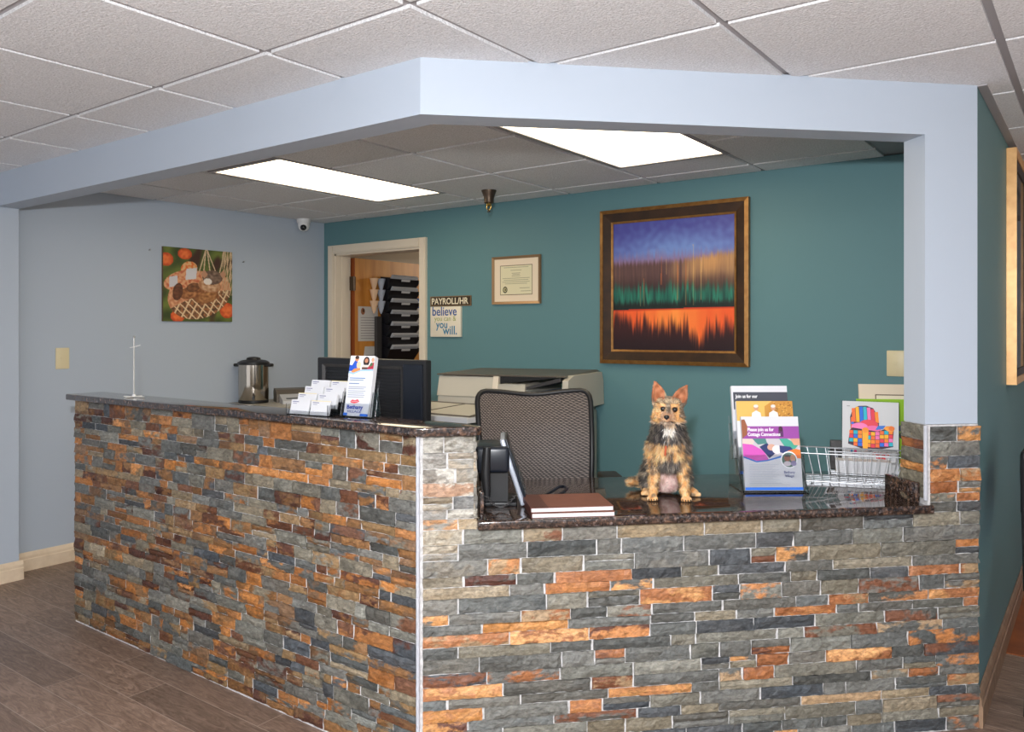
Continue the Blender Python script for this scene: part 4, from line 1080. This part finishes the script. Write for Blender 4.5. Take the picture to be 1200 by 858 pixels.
def art_mid(f, w_, h_):
    W = w_ / 2; R = f.rect; R(-W, W, 0, h_, (236, 236, 240)); R(-W, W, h_ - .075, h_, (226, 182, 96)); f.poly([(.0, h_ - .075), (.0, h_ - .02), (.03, h_), (W, h_), (W, h_ - .075)], (196, 140, 60))
    for k in range(60): f.ell(random.uniform(.03, W - .005), random.uniform(h_ - .07, h_ - .004), .0025, .002, random.choice(((160, 100, 40), (226, 180, 90), (120, 80, 40))), 6)
    for x in (-.035, .03): f.ell(x, h_ - .026, .009, .011, (206, 156, 120)); f.ell(x, h_ - .020, .009, .006, (220, 214, 206)); f.poly([(x - .02, h_ - .075), (x - .016, h_ - .045), (x, h_ - .036), (x + .016, h_ - .045), (x + .02, h_ - .075)], (232, 226, 222))
    R(-W, -W + .02, 0, .01, (36, 104, 206))
def art_back(f, w_, h_):
    W = w_ / 2; R = f.rect; R(-W, W, 0, h_, (216, 216, 221)); R(-W + .006, W, h_ - .09, h_ - .024, (70, 72, 82))
c = flyer('front flyer stack with purple band and blue footer in the clear rack', Ts[0], art_front)
text_on(c, Ts[0], 'Please join us for', .018, -.086, .218, 0.0, M['text_white'], align='LEFT', maxw=.098, bold=.0004)
text_on(c, Ts[0], 'Cottage Connections', .018, -.086, .2, 0.0, M['text_white'], align='LEFT', maxw=.122, bold=.0004)
text_on(c, Ts[0], 'Bethany', .014, .06, .062, -.002, M['text_navy'], maxw=.04)
text_on(c, Ts[0], 'Village', .014, .06, .049, -.002, M['text_navy'], maxw=.034)
flyer('middle flyer stack with golden field and two people in white', Ts[1], art_mid)
c = flyer('rearmost flyer stack with dark grey heading band', Ts[2], art_back)
text_on(c, Ts[2], 'Join us for our', .018, -.092, .226, 0.0, M['text_white'], align='LEFT', maxw=.085, bold=.0004)

# wire baskets
def basket(label, loc, rz, L, D, H, fl):
    t = thing('wire_basket', label, 'wire basket', loc, rz, 'wire baskets')
    bot = [(0, 0, .008), (L, 0, .008), (L, D, .008), (0, D, .008)]; top = [(-fl, -fl * .6, H), (L + fl, -fl * .6, H), (L + fl, D + fl * .6, H), (-fl, D + fl * .6, H)]
    m = MB(); m.tube(top, .0028, 8, closed=True); m.tube(bot, .0024, 8, closed=True); m.build('rim', M['wire'], t, True)
    m = MB(); n = int(L / .028)
    for k in range(1, n):
        q = k / n; x = L * q; xt = -fl + (L + 2 * fl) * q
        m.tube([(xt, -fl * .6, H), (x, 0, .008), (x, D, .008), (xt, D + fl * .6, H)], .0012, 5)
    n2_ = int(D / .03)
    for k in range(1, n2_):
        y = D * k / n2_; m.tube([(-fl, y, H), (0, y, .008), (L, y, .008), (L + fl, y, H)], .0012, 5)
    m.build('wires', M['wire'], t, True)
    m = MB(); m.tube([(-fl * .45, -fl * .3, H * .5), (L + fl * .45, -fl * .3, H * .5), (L + fl * .45, D + fl * .3, H * .5), (-fl * .45, D + fl * .3, H * .5)], .0016, 6, closed=True) if 0 else None
    for (x, y) in ((.02, .01), (L - .02, .01), (.02, D - .01), (L - .02, D - .01)): MB().ball((x, y, .003), (.004, .004, .003), u=8, v=6).build('foot', M['wire'], t)
    return t
uz = math.radians(17.5)
basket('chromed wire basket nearest the desktop edge, right of the flyer rack', (-.935, 3.205, DESK), uz, .33, .16, .118, .03)
bx2, by2 = -.935 + .10 * math.cos(uz) - .198 * math.sin(uz), 3.205 + .10 * math.sin(uz) + .198 * math.cos(uz)
basket('second wire basket behind the first, holding a white pad of paper', (bx2, by2, DESK), uz, .24, .09, .10, .012)
m = MB()
for k in range(9): m.box(.02, .225, .008 + random.uniform(0, .002), .082, .0115 + k * .0058, .0115 + k * .0058 + .0054)
m.build('x', M['paper']) if 0 else None
tag(m.build('paper_ream', M['paper'], None, False, (bx2, by2, DESK), uz), 'thick white pad of paper lying in the rear wire basket', 'paper')
# armchair poster in acrylic stand
bx3, by3 = bx2 + .01 * math.cos(uz) - .165 * math.sin(uz), by2 + .01 * math.sin(uz) + .165 * math.cos(uz)
t = thing('sign_holder', 'clear upright holder showing a drawing of a colourful patchwork armchair', 'sign', (-.786, 3.582, DESK), math.radians(10))
T = Matrix.Rotation(math.radians(-5), 4, 'X')
W, Hh = .108, .297
m = MB(); m.rbox(-W - .003, W + .003, .003, .0055, 0, Hh + .003, .001, 1, m=T); m.rbox(-W, W, -.02, .03, 0, .003, .001, 1); m.build('holder', M['clear'], t)
MB().box(-W, W, .0, .002, .004, Hh, m=T).build('sheet', M['paper'], t)
f = Flat(-.0002)
pal = [(240, 110, 50), (250, 180, 40), (40, 110, 220), (40, 180, 200), (240, 120, 180), (230, 60, 80), (250, 140, 40)]
def clip_in(poly_fn): pass
dark = (60, 40, 60)
# chair back
zc = .180
back = [(-.075, zc + .0), (-.078, zc + .05), (-.068, zc + .082), (-.045, zc + .098), (-.015, zc + .10), (.012, zc + .09), (.026, zc + .065), (.034, zc + .03), (.034, zc)]
f.poly(back, dark)
for k in range(7):
    x0 = -.072 + k * .0148; x1 = x0 + .0132; xm = (x0 + x1) / 2
    top_ = zc + .096 - abs((xm + .03) / .055) ** 2.4 * .022
    f.poly([(x0 + .004, zc + .03), (x1 + .004, zc + .03), (x1 - (.0), top_), (x0, top_ - .001)], pal[k % 7])
f.poly([(-.074, zc + .0), (-.062, zc), (-.064, zc + .05), (-.074, zc + .05)], pal[0]); f.rect(-.073, -.063, zc + .02, zc + .03, pal[2])
f.ell(-.005, zc + .022, .036, .02, (232, 70, 84)); f.ell(-.04, zc + .01, .032, .018, (246, 130, 190)); f.ell(.012, zc + .004, .03, .014, (240, 110, 170))
# body patchwork
body = [(-.078, zc - .004), (-.068, zc + .006), (.03, zc - .006), (.082, zc + .018), (.09, zc), (.086, zc - .05), (.088, zc - .066), (.0, zc - .09), (-.085, zc - .062)]
f.poly(body, dark)
for i_ in range(10):
    for j_ in range(5):
        x0 = -.080 + i_ * .0168; z1 = zc - .006 - j_ * .0165 + (.0008 if i_ < 5 else .0) + (i_ - 5) * .0016 * (i_ > 5) - .003 * (i_ in (4, 5, 6))
        if x0 + .0152 > .087: continue
        zb = z1 - .0148
        lim = zc - .062 - .028 * (1 - abs((x0 + .008)) / .09)
        if zb < lim: continue
        f.rect(x0, x0 + .0152, zb, z1, pal[(i_ * 3 + j_ * 5 + (i_ * j_) % 4) % 7])
f.poly([(-.03, zc - .006), (-.024, zc + .004), (-.012, zc + .004), (-.006, zc - .006), (-.009, zc - .088), (-.027, zc - .086)], (250, 176, 50)); f.ell(-.018, zc - .002, .013, .011, (246, 150, 50))
f.poly([(.05, zc + .008), (.062, zc + .018), (.082, zc + .02), (.092, zc + .008), (.088, zc - .004), (.07, zc - .004)], (246, 160, 60)); f.ell(.082, zc + .009, .011, .01, (236, 120, 50))
f.poly([(.02, zc + .0), (.03, zc + .018), (.06, zc + .02), (.05, zc + .006)], (60, 120, 210))
f.ell(-.062, zc - .092, .012, .011, (40, 120, 190)); f.ell(-.056, zc - .094, .006, .008, (220, 60, 120)); f.ell(-.064, zc - .086, .005, .004, (60, 190, 190))
for x in range(9): f.ell(.012 + x * .0072, zc - .098 + .002 * math.sin(x * 2), .004, .0042, (220, 70, 76), 8)
for x in range(5): f.ell(.028 + x * .007, zc - .115 + .0015 * math.sin(x * 3), .004, .004, (220, 70, 76), 8)
f.rect(-.09, -.078, Hh - .022, Hh - .019, (150, 150, 156))
for i_, p in enumerate(f.mb.v): f.mb.v[i_] = tuple(T @ Vector(p))
f.build('drawing', t)
# dark box behind the sign
m = MB(); m.rbox(-.025, .025, -.015, .015, 0, .125, .004); tag(m.build('pencil_box', M['dark_grey'], None, False, (-.925, 3.60, DESK), .3), 'small charcoal box standing just left behind the armchair drawing', 'box')
# green card and leaning frame
gx, gy = -.66, 3.62
t = thing('green_folder', 'lime green folder standing behind the armchair drawing', 'folder', (-.728, 3.69, DESK), .45)
T = Matrix.Rotation(math.radians(-6), 4, 'X'); MB().box(-.13, .13, 0, .004, 0, .303, m=T).build('cover', M['green_card'], t)
f = Flat(-.0005); f.ell(.055, .15, .018, .016, (30, 60, 50)); f.ell(.045, .18, .010, .013, (40, 70, 110)); f.ell(.068, .115, .014, .018, (60, 90, 40)); f.ell(.06, .09, .012, .010, (30, 50, 60)); 
for i_, p in enumerate(f.mb.v): f.mb.v[i_] = tuple(T @ Vector(p))
f.build('print', t)
t = thing('matted_frame', 'cream-matted picture leaning behind the green folder by the column', 'picture', (-.702, 3.716, DESK), .45)
MB().box(-.15, .15, 0, .012, 0, .366, m=T).build('backing', M['mat_board'], t)
f = Flat(-.0005); f.rect(-.085, .15, .05, .322, (90, 60, 40)); f.rect(-.081, .15, .054, .318, (240, 226, 200))
for i_, p in enumerate(f.mb.v): f.mb.v[i_] = tuple(T @ Vector(p))
f.build('print', t)

# black chair beyond the partition
t = thing('black_chair', 'black metal chair beyond the partition, cut by the photo edge', 'chair', (.02, 3.60, 0), -PI / 2)
m = MB(); m.tube([(-.20, .25, .0), (-.20, .23, .45), (-.20, .26, .90), (-.18, .27, .95), (.18, .27, .95), (.20, .26, .90), (.20, .23, .45), (.20, .25, 0)], .014, 8); m.build('back_frame', M['black'], t, True) if 0 else None
for sx in (-1, 1):
    m = MB(); m.tube([(sx * .20, -.24, 0), (sx * .20, -.22, .45)], .013, 8); m.build('leg', M['black'], t, True)
    m = MB(); m.tube([(sx * .20, -.24, .45), (sx * .20, -.25, .88), (sx * .19, -.25, .935)], .013, 8); m.build('back_post', M['black'], t, True)
    m = MB(); m.tube([(sx * .20, .20, 0), (sx * .20, .18, .45)], .013, 8); m.build('leg', M['black'], t, True)
m = MB(); m.rbox(-.215, .215, -.24, .22, .44, .475, .012, 3); m.build('seat', M['black'], t, True)
m = MB(); m.rbox(-.205, .205, -.262, -.235, .72, .95, .012, 3); m.build('backrest', M['black'], t, True)
# ------------------------------------------------------------------ the dog (local: x right in view, y away from the viewer, z up)
dx_, dy_ = CP(.872, .175)
dog = thing('dog', 'small black and tan terrier sitting upright on the granite desktop', 'dog', (dx_, dy_, DESK), math.radians(30))
mb = MB()
def cap(p, q, r0, r1, n=7, sq=(1, 1, 1)):
    p, q = Vector(p), Vector(q)
    for i in range(n):
        t_ = i / (n - 1); r_ = r0 + (r1 - r0) * t_
        mb.ball(p.lerp(q, t_), (r_ * sq[0], r_ * sq[1], r_ * sq[2]), u=14, v=10)
# trunk
cap((0, .030, .190), (0, .16, .085), .066, .080, 9, (.98, 1, 1))
cap((0, .012, .165), (0, .03, .215), .058, .055, 4, (1.0, .9, 1))
cap((0, .10, .06), (0, .17, .07), .055, .065, 4)
cap((0, .015, .215), (-.002, .010, .285), .064, .050, 6)          # neck
# head
HC = Vector((-.003, -.012, .322))
mb.ball(HC, (.047, .050, .042)); mb.ball(HC + Vector((0, .0, -.018)), (.050, .042, .034))
mb.ball(HC + Vector((.026, -.012, -.020)), .024); mb.ball(HC + Vector((-.028, -.014, -.020)), .023)
cap(HC + Vector((-.003, -.03, -.016)), HC + Vector((-.011, -.066, -.026)), .027, .0155, 6)
cap(HC + Vector((-.003, -.03, -.030)), HC + Vector((-.010, -.056, -.038)), .020, .012, 5)      # lower jaw
cap(HC + Vector((-.002, -.036, .004)), HC + Vector((-.009, -.062, -.012)), .014, .010, 4)        # bridge
mb.ball(HC + Vector((-.021, -.036, .014)), .013); mb.ball(HC + Vector((.018, -.038, .013)), .013)  # brows
# ears: flat triangular shells with rolled rims
def ear(base_in, base_out, tip, fwd):
    a_, b_, c_ = Vector(base_in), Vector(base_out), Vector(tip); n_ = 16
    for i in range(n_):
        t_ = i / (n_ - 1); l = a_.lerp(c_, t_); r_ = b_.lerp(c_, t_) + (b_ - a_).normalized() * math.sin(t_ ** .8 * PI) * .008; l = l - (b_ - a_).normalized() * math.sin(t_ * PI) * .007
        k = max(3, int(12 * (1 - t_)) + 4)
        for j in range(k):
            u = j / (k - 1); p = l.lerp(r_, u); p = p + Vector(fwd) * (-.011 * math.sin(u * PI) * (1 - t_ * .7))
            rr_ = .0048 + (.0012 if u in (0, 1) else 0) - .0014 * t_
            mb.ball(p, rr_, u=8, v=6)
ear(HC + Vector((-.008, .004, .034)), HC + Vector((-.046, .006, .010)), HC + Vector((-.046, -.004, .092)), (0, -1, 0))
ear(HC + Vector((.016, .004, .034)), HC + Vector((.049, .006, .008)), HC + Vector((.063, -.002, .080)), (0, -1, 0))
# forelegs
for sx in (-1, 1):
    cap((sx * .042, .030, .190), (sx * .049, .024, .105), .035, .023, 6)
    cap((sx * .049, .024, .105), (sx * .054, .006, .032), .0215, .0150, 8)
    cap((sx * .055, .004, .030), (sx * .058, -.010, .014), .0170, .0135, 4)
    for k in range(4):
        ox = (k - 1.5) * .0088; mb.ball((sx * .058 + ox, -.022 - (.004 if k in (1, 2) else 0), .0085), (.0062, .011, .0082), u=10, v=8)
# haunches and hind feet
for sx in (-1, 1):
    cap((sx * .030, .155, .070), (sx * .054, .110, .062), .060, .038, 6)
    cap((sx * .058, .105, .055), (sx * .075, .140, .020), .030, .018, 5)
    fx = .098 if sx > 0 else .074
    cap((sx * .075, .15, .016), (sx * fx, .080, .013), .0165, .0135, 7)
    for k in range(4): mb.ball((sx * (fx + .002) + (k - 1.5) * .0085, .066, .0085), (.006, .011, .0082), u=10, v=8)
# tail curling out to the left
tp = [(0, .22, .03), (-.05, .235, .022), (-.095, .215, .022), (-.122, .185, .026)]
for i in range(3): cap(tp[i], tp[i + 1], .020 - .003 * i, .018 - .003 * i, 5)
tmp = mb.build('tmp', M['skin'])
md = tmp.modifiers.new('r', 'REMESH'); md.mode = 'VOXEL'; md.voxel_size = .0026; md.adaptivity = 0
md = tmp.modifiers.new('s', 'SMOOTH'); md.iterations = 5; md.factor = .5
bpy.context.view_layer.update()
me = bpy.data.meshes.new_from_object(tmp.evaluated_get(bpy.context.evaluated_depsgraph_get()))
bpy.data.objects.remove(tmp); me.name = 'body'
TAN, TAN_L, BLK, GRY, WHT, PINK, EARC = (214, 150, 88), (236, 190, 136), (42, 40, 42), (126, 116, 104), (226, 218, 206), (206, 166, 160), (196, 132, 96)
def coat(p, n):
    c = coat0(p, n); q = nz(p.x * 45 + 7, p.y * 45, p.z * 45); q2 = nz(p.x * 120, p.y * 120 + 3, p.z * 70)
    h = p - HC
    if h.z > .036 or (abs(p.x) < .04 and p.z < .1 and .02 < p.y < .125 and n.y < .2): return mixc(c, (120, 84, 62), max(0, q) * .8)
    c = mixc(c, (70, 62, 56), max(0, min(.6, (q - .12) * 2.2))) if p.z < .25 or h.y > -.02 else c
    return mixc(c, (226, 204, 172), max(0, min(.5, (q2 - .15) * 1.6)))
def coat0(p, n):
    x, y, z_ = p; r_ = nz(x * 60, y * 60, z_ * 60); r2 = nz(x * 160, y * 160, z_ * 90)
    h = p - HC; front = n.y < -.15
    if z_ > .272:
        if h.z > .034 and abs(h.x) > .012 or (h.z > .02 and abs(h.x) > .040):        # ears
            return mixc(EARC, (150, 84, 50), .4 + r_ if front else .9) if front else mixc(BLK, (110, 80, 56), .5 + r_)
        c = mixc(TAN, TAN_L, .4 + r2 * .8)
        if h.y < -.05 and h.z < -.004: c = mixc((206, 160, 122), (170, 128, 98), .5 + r_)
        if h.y < -.03 and -.046 < h.z < -.037: c = (60, 42, 38)
        if h.y < -.04 and h.z < -.046: c = (226, 196, 168)
        for ex in (-.0205, .0185):
            if (h - Vector((ex, -.045, .002))).length < .0112: c = (112, 78, 54)
        c = mixc(c, mixc((96, 86, 76), (60, 54, 50), .5 + r_), sm(.013, .004, abs(h.x + .004)) * sm(-.016, .0, h.z) * .9)
        if h.z > .020 and abs(h.x) < .036: c = mixc(c, mixc((200, 176, 140), (110, 98, 84), .5 + r_ * 1.6), .8)
        if h.x > .034 and h.z > -.03: c = mixc(c, (70, 66, 64), .7)
        if h.x < -.040 and h.z > .0: c = mixc(c, (130, 112, 92), .6)
        if h.y > .008: c = mixc(BLK, GRY, .3 + r_)
        if h.z < -.040: c = mixc((150, 116, 92), (210, 190, 170), .5 + r_)
        return c
    if z_ > .205 and y < .09:
        if abs(x + .002) < .016 + r2 * .006 and z_ > .233 and y < 0: return WHT if z_ < .262 else (200, 170, 140)
        return mixc(BLK, (86, 80, 78), .35 + r_ * 1.2)
    if z_ > .148 and y < .03 + .2 * (.2 - z_) and n.y < .3:
        if abs(x) < .012 and z_ < .185: return mixc(BLK, TAN, .3 + r_)
        if x > .048 and z_ > .16: return mixc(GRY, BLK, .5 + r_)
        return mixc(TAN, TAN_L, .5 + r_)
    if abs(x) < .036 and y < .075 and z_ > .098: return mixc((110, 102, 96), (60, 56, 54), .5 + r_ * 1.4)
    if abs(x) < .040 and z_ < .100 and y > .02 and y < .125 and n.y < .2: return mixc(PINK, (226, 200, 190), .4 + r_)
    if abs(x) > .028 and y < .05 and z_ < .15:
        c = mixc(TAN, TAN_L, .55 + r_)
        if abs(x) > .066 and z_ > .085: c = mixc(GRY, BLK, .4 + r_)
        if z_ > .10 and r_ > .12: c = mixc(c, (70, 62, 56), .6)
        return c
    if z_ < .03: return mixc(TAN, TAN_L, .5 + r_)
    if x < -.04 and y > .16 and z_ < .06: return mixc(TAN, (220, 190, 150), .5 + r_)
    return mixc(BLK, GRY, .45 + r_ * 1.2)
at = me.color_attributes.new('Col', 'FLOAT_COLOR', 'POINT'); flat = []
zmin = min(v.co.z for v in me.vertices)
for v in me.vertices:
    if v.co.z < .0005: v.co.z = .0005
    flat += list(lin(coat(v.co, v.normal)))
at.data.foreach_set('color', flat)
me.materials.clear(); me.materials.append(M['skin'])
me.polygons.foreach_set('use_smooth', [True] * len(me.polygons))
body = bpy.data.objects.new('body', me); COL.objects.link(body); body.parent = dog
# fur: fine tapering hairs
rnd = random.Random(11)
hm = MB(); polys = list(me.polygons); areas = [p.area for p in polys]
picks = rnd.choices(polys, weights=areas, k=48000)
hv, hf, hc = [], [], []
for pl in picks:
    vs_ = [me.vertices[i].co for i in pl.vertices]; w_ = [rnd.random() for _ in vs_]; sw = sum(w_)
    p = Vector((0, 0, 0))
    for v_, q in zip(vs_, w_): p += v_ * (q / sw)
    n = pl.normal; h = p - HC; L = .017; lay = .55
    if p.z > .272:
        L = .009
        if h.y < -.04: L = .0055
        if h.z > .034 or abs(h.x) > .046 and h.z > 0:
            L = .0035; 
            if n.y < -.3 and abs(h.z - .05) < .03 and rnd.random() < .7: continue
        if h.z < -.024 and h.y > -.055: L = .015
        if h.z > .022 and h.z < .04 and abs(h.x) < .034: L = .008
        if (h - Vector((-.021, -.045, .003))).length < .011 or (h - Vector((.019, -.047, .001))).length < .011: continue
        if (h - Vector((-.012, -.078, -.022))).length < .010: continue
        down = Vector((h.x * 2.5, .25, h.z * 1.6 - .012)).normalized()
    else:
        down = Vector((p.x * 1.5, .15 if p.y > 0 else -.05, -1)).normalized()
        if p.z < .10 and p.y < .06 and abs(p.x) > .028: L = .0085
        if p.z < .03: L = .004
        if abs(p.x) < .04 and p.z < .1 and .02 < p.y < .13 and n.y < .2:
            if rnd.random() < .75: continue
            L = .006
        if p.y > .15 and p.x < -.03 and p.z < .06: L = .016; down = Vector((-.6, -.2, .05)).normalized()
        if p.z < .012: continue
    L *= rnd.uniform(.6, 1.25)
    dirn = (n * .55 + down * .75 + Vector((rnd.gauss(0, .3), rnd.gauss(0, .3), rnd.gauss(0, .3)))).normalized()
    side = dirn.cross(n)
    side = (side.normalized() if side.length > 1e-4 else dirn.orthogonal().normalized()) * rnd.uniform(.00045, .0008)
    mid = p + dirn * L * .55 + n * .0004; tip = p + dirn * L + down * L * .25
    if tip.z < .0008: tip.z = .0008
    b0 = len(hv); hv += [p - side - n * .0004, p + side - n * .0004, mid + side * .7, mid - side * .7, tip]
    hf += [(b0, b0 + 1, b0 + 2, b0 + 3), (b0 + 3, b0 + 2, b0 + 4)]
    c = coat(p, n); k = rnd.uniform(.72, 1.32)
    if rnd.random() < .10: c = mixc(c, (220, 206, 186), .55)
    c = tuple(min(250, v_ * k) for v_ in c); hc += [lin(tuple(v_ * .8 for v_ in c))] * 2 + [lin(c)] * 3
me2 = bpy.data.meshes.new('hair_coat'); me2.from_pydata([tuple(v_) for v_ in hv], [], hf)
at = me2.color_attributes.new('Col', 'FLOAT_COLOR', 'POINT'); flat = []
for c in hc: flat += list(c)
at.data.foreach_set('color', flat); me2.materials.append(M['hair'])
ho = bpy.data.objects.new('hair_coat', me2); COL.objects.link(ho); ho.parent = dog; ho['kind'] = 'stuff'
for p in (HC + Vector((-.0205, -.0425, .003)), HC + Vector((.0185, -.0445, .001))):
    m = MB(); m.ball(p, .0094, u=20, v=14); m.build('eye', M['eye'], dog, True)
m = MB(); m.ball(HC + Vector((-.012, -.080, -.021)), (.0095, .0075, .0075), u=18, v=12)
m.ball(HC + Vector((-.012, -.082, -.026)), (.004, .005, .005), u=10, v=8); m.build('nose', M['nose'], dog, True)
for k, sx in enumerate((-1, 1)):
    for j in range(4):
        ox = (j - 1.5) * .0088; m = MB(); m.tube([(sx * .058 + ox, -.031 - (.004 if j in (1, 2) else 0), .009), (sx * .058 + ox, -.038 - (.004 if j in (1, 2) else 0), .003)], [.0022, .0009], 6); m.build('claw', M['nose'], dog, True)
# collar, ring and hanging strap
m = MB(); cp_ = []
for k in range(28):
    a_ = 2 * PI * k / 28; cp_.append((.058 * math.cos(a_), .012 + .056 * math.sin(a_), .232 + .010 * math.sin(a_)))
m.tube(cp_, .0035, 8, closed=True); m.build('collar', M['black'], dog, True)
m = MB(); rp = [(-.014 + .0065 * math.cos(2 * PI * k / 16), -.060, .206 + .0085 * math.sin(2 * PI * k / 16)) for k in range(16)]
m.tube(rp, .0014, 6, closed=True); m.tube([(-.013, -.050, .224), (-.012, -.060, .216)], .002, 6); m.build('ring', M['chrome'], dog, True)
m = MB(); m.rbox(-.0035, .0035, -.001, .001, -.034, 0, .0008, 1, m=Matrix.Translation((-.015, -.061, .199)) @ Matrix.Rotation(math.radians(5), 4, 'Y')); m.build('strap', M['orange_strap'], dog)
# ------------------------------------------------------------------ camera and light
cam = bpy.data.cameras.new('camera'); co = bpy.data.objects.new('camera', cam); COL.objects.link(co)
cam.sensor_width = 36; cam.lens = 941 / 1200 * 36; cam.shift_y = -41 / 1200; cam.clip_start = .02
co.location = (0, 0, 1.38); co.rotation_euler = (PI / 2, 0, math.radians(36.4)); sc.camera = co
def light(name, kind, loc, energy, col=(1, 1, 1), size=.1, rot=None, sy=None):
    l = bpy.data.lights.new(name, kind); l.energy = energy; l.color = col
    if kind == 'AREA':
        l.size = size
        if sy: l.shape = 'RECTANGLE'; l.size_y = sy
    else: l.shadow_soft_size = size
    o = bpy.data.objects.new(name, l); COL.objects.link(o); o.location = loc
    if rot: o.rotation_euler = rot
    return o
light('camera_flash', 'POINT', (-.06, -.05, 1.66), 225, (.96, .98, 1.0), .035)
sp = light('ceiling_fill', 'SPOT', (.7, -1.5, .85), 590, (.97, .98, 1.0), .3, (PI + math.radians(14), 0, 0)); sp.data.spot_size = math.radians(165); sp.data.spot_blend = .6  # added fill: unseen uplight that brightens the ceiling
light('corridor_lamp', 'POINT', (1.3, 4.6, 2.0), 16, (1, .8, .56), .12)
light('office_lamp', 'POINT', (-4.0, 6.0, 2.0), 14, (1, .85, .66), .15)
wd = bpy.data.worlds.new('daylight'); sc.world = wd; wd.use_nodes = True
wd.node_tree.nodes['Background'].inputs[0].default_value = (.97, .98, 1.0, 1)
wd.node_tree.nodes['Background'].inputs[1].default_value = .84
vs = sc.view_settings
sc.display_settings.display_device = 'sRGB'
vs.view_transform = 'Standard'; vs.look = 'None'; vs.exposure = .3; vs.gamma = 1; vs.use_curve_mapping = False
sc.cycles.use_denoising = True
sc.cycles.max_bounces = 10; sc.cycles.diffuse_bounces = 4; sc.cycles.glossy_bounces = 5; sc.cycles.transmission_bounces = 8; sc.cycles.transparent_max_bounces = 12
sc.cycles.sample_clamp_indirect = 6
